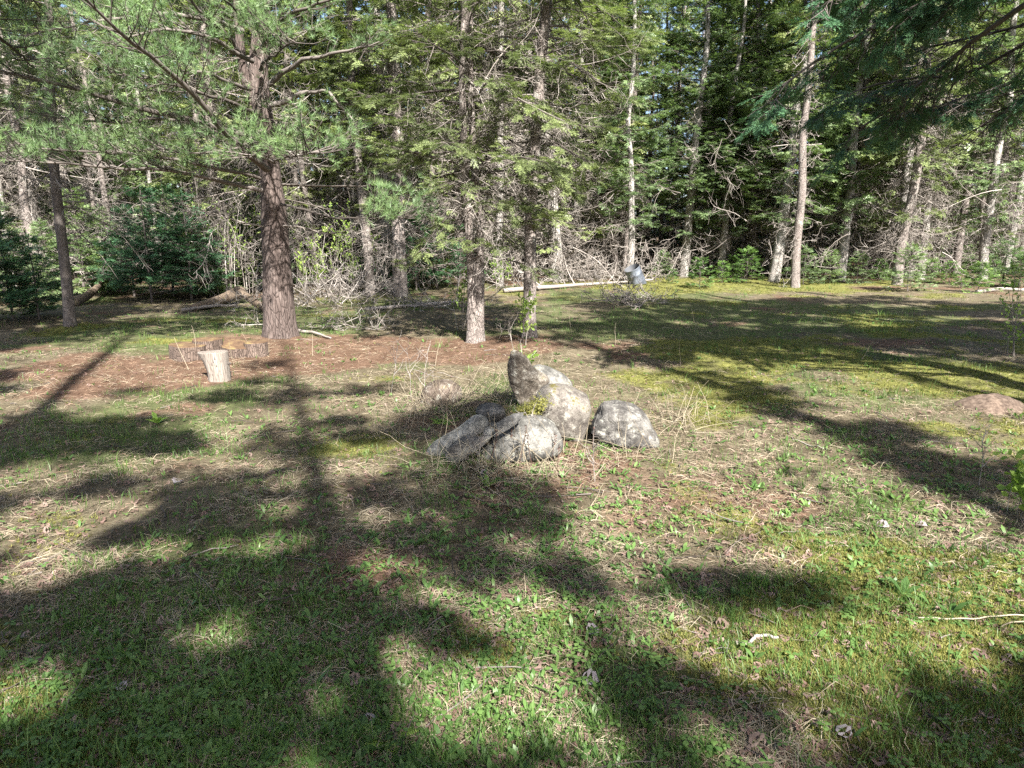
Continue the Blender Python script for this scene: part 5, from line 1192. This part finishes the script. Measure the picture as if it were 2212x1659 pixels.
# ------------------------------------------------------------------ weeds, stalks, leaves, mound
def weeds():
    r = np.random.default_rng(606)
    # dry bent stems round the stones
    spots = [(955, 880, .30, 60), (1050, 870, .25, 70), (1000, 900, .2, 40), (1100, 1010, .35, 70), (1230, 1000, .3, 50), (1440, 930, .18, 50), (1130, 850, .15, 25), (880, 900, .3, 30), (1400, 990, .2, 30), (1290, 930, .08, 20), (1020, 1020, .25, 60), (1060, 860, .2, 90), (940, 890, .2, 70), (1160, 1030, .35, 60), (1460, 910, .15, 50), (890, 940, .3, 50)]
    ch = []
    for px, py, s, n in spots:
        g = onG(px, py); p = g+r.normal(size=(n, 3))*np.array([s, s*.5, 0]); p[:, 2] = zof(p[:, 0], p[:, 1]); d = nrm(rdir(n, r)+np.array([0, 0, .35])); d[:, 2] = np.abs(d[:, 2])
        C = curve(p, d, .12+.45*r.random(n), .5*r.random(n), 0, .05, 7, r); C[:, :, 2] = np.maximum(C[:, :, 2], height(C[:, :, 0], C[:, :, 1])+.01); ch.append(tubes(C, .0021*np.linspace(1.2, .5, 7)[None]*np.ones((n, 1)), 3))
    o = mesh_obj('dry_stems', [(*c, 0) for c in ch], [M['thatch']]); tag(o, 'tangled dry stems of last year lying around the stones', 'dry weeds', kind='stuff')
    for i, (px, py, hp, lab) in enumerate([(465,760,0,0)][:0]): pass
    def stalk(px, py, H, label, kind, seed):
        rr = np.random.default_rng(seed); root = None; g = onG(px, py); d = nrm(np.array([[.18*rr.normal(), .1*rr.normal(), 1.]])); C = curve(g[None], d, np.array([H]), .05, 0, .03, 9, rr); ch = [(*tubes(C, .0028*np.linspace(1.1, .5, 9)[None], 5), 0)]
        if kind == 'seed':
            n = 14; t = .6+.4*rr.random(n); q, T = pick(np.repeat(C, n, 0), t); V, F = herb_leaves(q, nrm(T+.9*rdir(n, rr)), rdir(n, rr), .014+.009*rr.random(n), .003+.002*rr.random(n), rr); ch.append((V, F, 0))
        if kind == 'twiggy':
            ch += [(*w, 0) for w in dead_boughs(C[0, 3:8], nrm(rdir(5, rr)+np.array([0, 0, 1.2])), np.full(5, H*.35), rr, .8, 0, .1, .005, 1, .0012)]
        o = mesh_obj('dead_stalk', ch, [M['dark_stalk'] if kind == 'seed' else M['twig'] if kind == 'twiggy' else M['thatch']]); tag(o, label, 'dead stalk')
    M['dark_stalk'] = plain_mat('dark_stalk', [(.2, (.035, .022, .018)), (.6, (.09, .055, .045)), (.9, (.16, .11, .09))], 20, .8, .5)
    S = [(1102,1000,.30,'seed','dark seed stalk in front of the flat slab, leftmost of the dark ones'),(1120,1020,.36,'seed','tallest dark seed stalk in front of the low boulder'),(1150,1010,.26,'seed','dark seed stalk second right of the tallest one'),(1192,1005,.24,'seed','dark seed stalk below the right end of the low boulder'),
      (1205,1015,.2,'seed','short dark stalk at the foot of the pale round boulder'),(1060,1000,.25,'seed','dark stalk rising before the small flat cobble'),(1035,1015,.28,'twiggy','thin forked stalk in front of the long stone'),(1280,975,.22,'seed','dark stalk in the gap between the round boulder and the angular block'),
      (1140,990,.34,'twiggy','branched brown stalk before the low boulder'),(1285,1040,.3,'twiggy','reddish forked stalk in the grass below the angular block'),
      (505,790,.34,'plain','straw stalk right behind the bleached stump'),(427,780,.5,'plain','bent straw stalk left of the bleached stump'),(408,800,.42,'plain','second bent straw stalk farther left of the bleached stump'),(548,770,.38,'plain','straw stalk before the round nearest the pine'),(580,765,.3,'plain','short straw stalk at the foot of the white pine'),
      (888,860,.55,'twiggy','tall pale forked weed on the bright grass left of the brown stone'),(845,850,.5,'twiggy','forked weed standing farthest left on the bright grass'),(915,870,.45,'twiggy','forked weed next to the brown stone'),(940,790,.4,'plain','thin upright straw on the bright patch'),
      (1075,740,.42,'twiggy','weed stalk before the gap between the two middle spruces'),(1110,760,.45,'twiggy','reddish weed stalk above the upright broken slab'),(1100,880,.5,'twiggy','bent brown weed leaning over the upright broken slab'),(1168,850,.3,'seed','dark leafed stalk on top of the sloping wedge'),
      (1330,745,.35,'plain','lone straw in the dappled grass right of the single spruce'),(1235,720,.35,'plain','lone straw close right of the single spruce'),(1470,790,.4,'plain','lone straw far right of the wedge stone'),(1500,700,.5,'plain','straw standing in the far shade, left one'),(1530,700,.55,'plain','straw standing in the far shade, right one'),
      (2115,1050,.35,'twiggy','budding reddish shoot near the right edge'),(1135,1290,.13,'plain','short broken white straw in the small sunlit patch'),(1860,780,.3,'plain','lone straw in the mossy shade on the right'),(675,770,.3,'plain','straw on the red needles right of the white pine')]
    for i, (px, py, H, k, lab) in enumerate(S): stalk(px, py, H, lab, k, 700+i)
    # conspicuous dead leaves
    V, F = leaf_shape(); M['pale_leaf'] = leaf_mat('pale_leaf', [(.2, (.15, .125, .13)), (.6, (.24, .21, .22)), (.9, (.34, .31, .32))], .1, .7, 9, (1, .8, .7)); M['tan_leaf'] = leaf_mat('tan_leaf', [(.2, (.10, .065, .055)), (.6, (.20, .14, .115)), (.9, (.3, .22, .19))], .15, .6, 9, (1, .7, .5))
    LV = [(1280,1368,.05,'p','pale lobed leaf low in the middle foreground, upper of two'),(1274,1478,.06,'p','large pale tattered leaf below the upper pale one'),(265,1495,.035,'p','small whitish leaf in the dark lower left'),(800,1563,.04,'p','whitish crumpled leaf near the small fern'),(1635,1612,.05,'t','tan folded leaf near the bottom right of centre'),
      (385,1047,.07,'p','pale double leaf in the shade left of centre'),(620,1642,.05,'t','tan pointed leaf at the bottom edge'),(130,1160,.05,'t','upright tan leaf in the sun at the left'),(766,1478,.05,'t','brown curled leaf left of the lower centre'),(1160,1450,.04,'t','brown leaf above the large pale one'),
      (1385,1133,.06,'t','brown leaf on the bright grass right of centre'),(2060,1150,.06,'t','broad tan leaf on the sunlit ground at the right'),(1905,1145,.06,'p','pale flat leaf left of the broad tan one'),(1990,1140,.05,'p','grey leaf beside the broad tan one'),(640,1285,.035,'t','small brown leaf in dark grass at the lower left'),
      (95,1380,.04,'t','dull leaf at the lower left edge'),(1045,1030,.05,'p','lilac grey leaf in front of the flat slab'),(1820,1600,.045,'p','pale curled leaf in the moss at lower right'),(860,1590,.05,'t','brown leaf right of the small fern'),(1560,1360,.05,'t','dead leaf at the edge of the bright moss')]
    for i, (px, py, L, c, lab) in enumerate(LV):
        g = onG(px, py); a = r.random()*6.283; sv, sf = stamp(V, F, np.array([[0, 0, .0]]), np.array([[math.cos(a), math.sin(a), .1]]), nrm(np.array([[.3*r.normal(), -.3, 1.]])), np.array([L]))
        o = mesh_obj('dead_leaf', [(sv, sf, 0)], [M['pale_leaf' if c == 'p' else 'tan_leaf']]); o.location = (g[0], g[1], float(zof(np.array([g[0]]), np.array([g[1]]))[0])+.022); tag(o, lab, 'dead leaf', 'dead leaves on the clearing')
    # fern
    def fern(px, py, s, label, seed):
        rr = np.random.default_rng(seed); g = onG(px, py); g[2] = float(zof(g[:1], g[1:2])[0]); ch = []
        for q in range(5):
            a = q*1.26+rr.random()*.5; d = nrm(np.array([[math.cos(a), math.sin(a), .55]])); C = curve(np.zeros((1, 3)), d, np.array([s]), .35, 0, .02, 9, rr); ch.append((*tubes(C, .0012*np.linspace(1.2, .4, 9)[None], 3), 0))
            n = 26; t = np.linspace(.15, .98, n//2).repeat(2); P_, T = pick(np.repeat(C, n, 0), t); sd = np.tile([-1, 1], n//2)[:, None]; lat = nrm(np.cross(T, np.array([0, 0, 1.])))
            V_, F_ = herb_leaves(P_, nrm(lat*sd+T*.35), np.tile([0, 0, 1.], (n, 1)), s*.33*(1.05-t), s*.05*(1.1-t), rr); ch.append((V_, F_, 0))
        o = mesh_obj('fern', ch, [M['sapling_leaf']]); o.location = g; tag(o, label, 'fern')
    M['sapling_leaf'] = leaf_mat('fern_leaf', [(.2, (.10, .19, .03)), (.6, (.2, .32, .06)), (.9, (.3, .42, .1))], .4, .5, 5)
    fern(838, 1600, .13, 'small yellow green fern at the bottom left of centre', 1); fern(955, 915, .16, 'fresh fern tucked beside the long stone', 2)
    # green plants seen singly
    def herb(px, py, s, n, label, seed, mat='herb'):
        rr = np.random.default_rng(seed); g = onG(px, py); a = np.arange(n)*2.4; e = .5+.6*rr.random(n); d = np.stack([np.cos(a)*np.cos(e), np.sin(a)*np.cos(e), np.sin(e)], 1)
        V_, F_ = herb_leaves(d*.004, d, nrm(np.array([0, 0, 1.])-d*.5), s*(.7+.5*rr.random(n)), s*.17*np.ones(n), rr); o = mesh_obj('herb_plant', [(V_, F_, 0)], [M[mat]]); o.location = (g[0], g[1], float(zof(g[:1], g[1:2])[0])); tag(o, label, 'plant')
    herb(1950, 1290, .10, 4, 'tall single leafed plant with silvery leaves on the right', 1); herb(510, 1580, .06, 7, 'star shaped green plant in the dark lower left', 2); herb(790, 1585, .06, 7, 'green whorled plant left of the small fern', 3)
    herb(2055, 1330, .08, 6, 'broad leaved plant in the sun at the right', 4); herb(1630, 1425, .06, 5, 'three leaved plant on the bright moss', 5); herb(1055, 1050, .09, 9, 'bright green sprig in front of the flat slab', 6, 'sapling_leaf'); herb(340, 915, .12, 7, 'bright leafed plant on the left in the dappled grass', 7, 'sapling_leaf')
    herb(1180, 1200, .06, 6, 'leafy rosette in the middle of the foreground', 8)
    # anthill
    g = onG(2145, 880); k = 40; m = 10; V_ = [[0, 0, .13]]; 
    for i in range(1, m+1):
        rr_ = i/m; 
        for j in range(k): 
            a = j*2*math.pi/k; q = rr_*.26*(1+.12*math.sin(3*a+1)); x, y = q*math.cos(a)*1.25, q*math.sin(a); V_.append([x, y, .13*(1-rr_**1.7)-.01*rr_+.012*mnoise.noise(Vector((x*14, y*14, 3)))])
    F_ = [[0, 1+j, 1+(j+1) % k] for j in range(k)]
    for i in range(m-1):
        for j in range(k): a, b = 1+i*k+j, 1+i*k+(j+1) % k; F_ += [[a, a+k, b+k], [a, b+k, b]]
    M['soil'] = plain_mat('soil', [(.3, (0.052, 0.037, 0.030)), (.5, (0.111, 0.081, 0.063)), (.7, (0.185, 0.141, 0.111))], 30, .95, 0)
    o = mesh_obj('anthill', [(np.array(V_), np.array(F_), 0)], [M['soil']]); o.location = (g[0], g[1], g[2]+.0); tag(o, 'low brown anthill of crumbled soil in the moss on the right', 'anthill')
weeds()
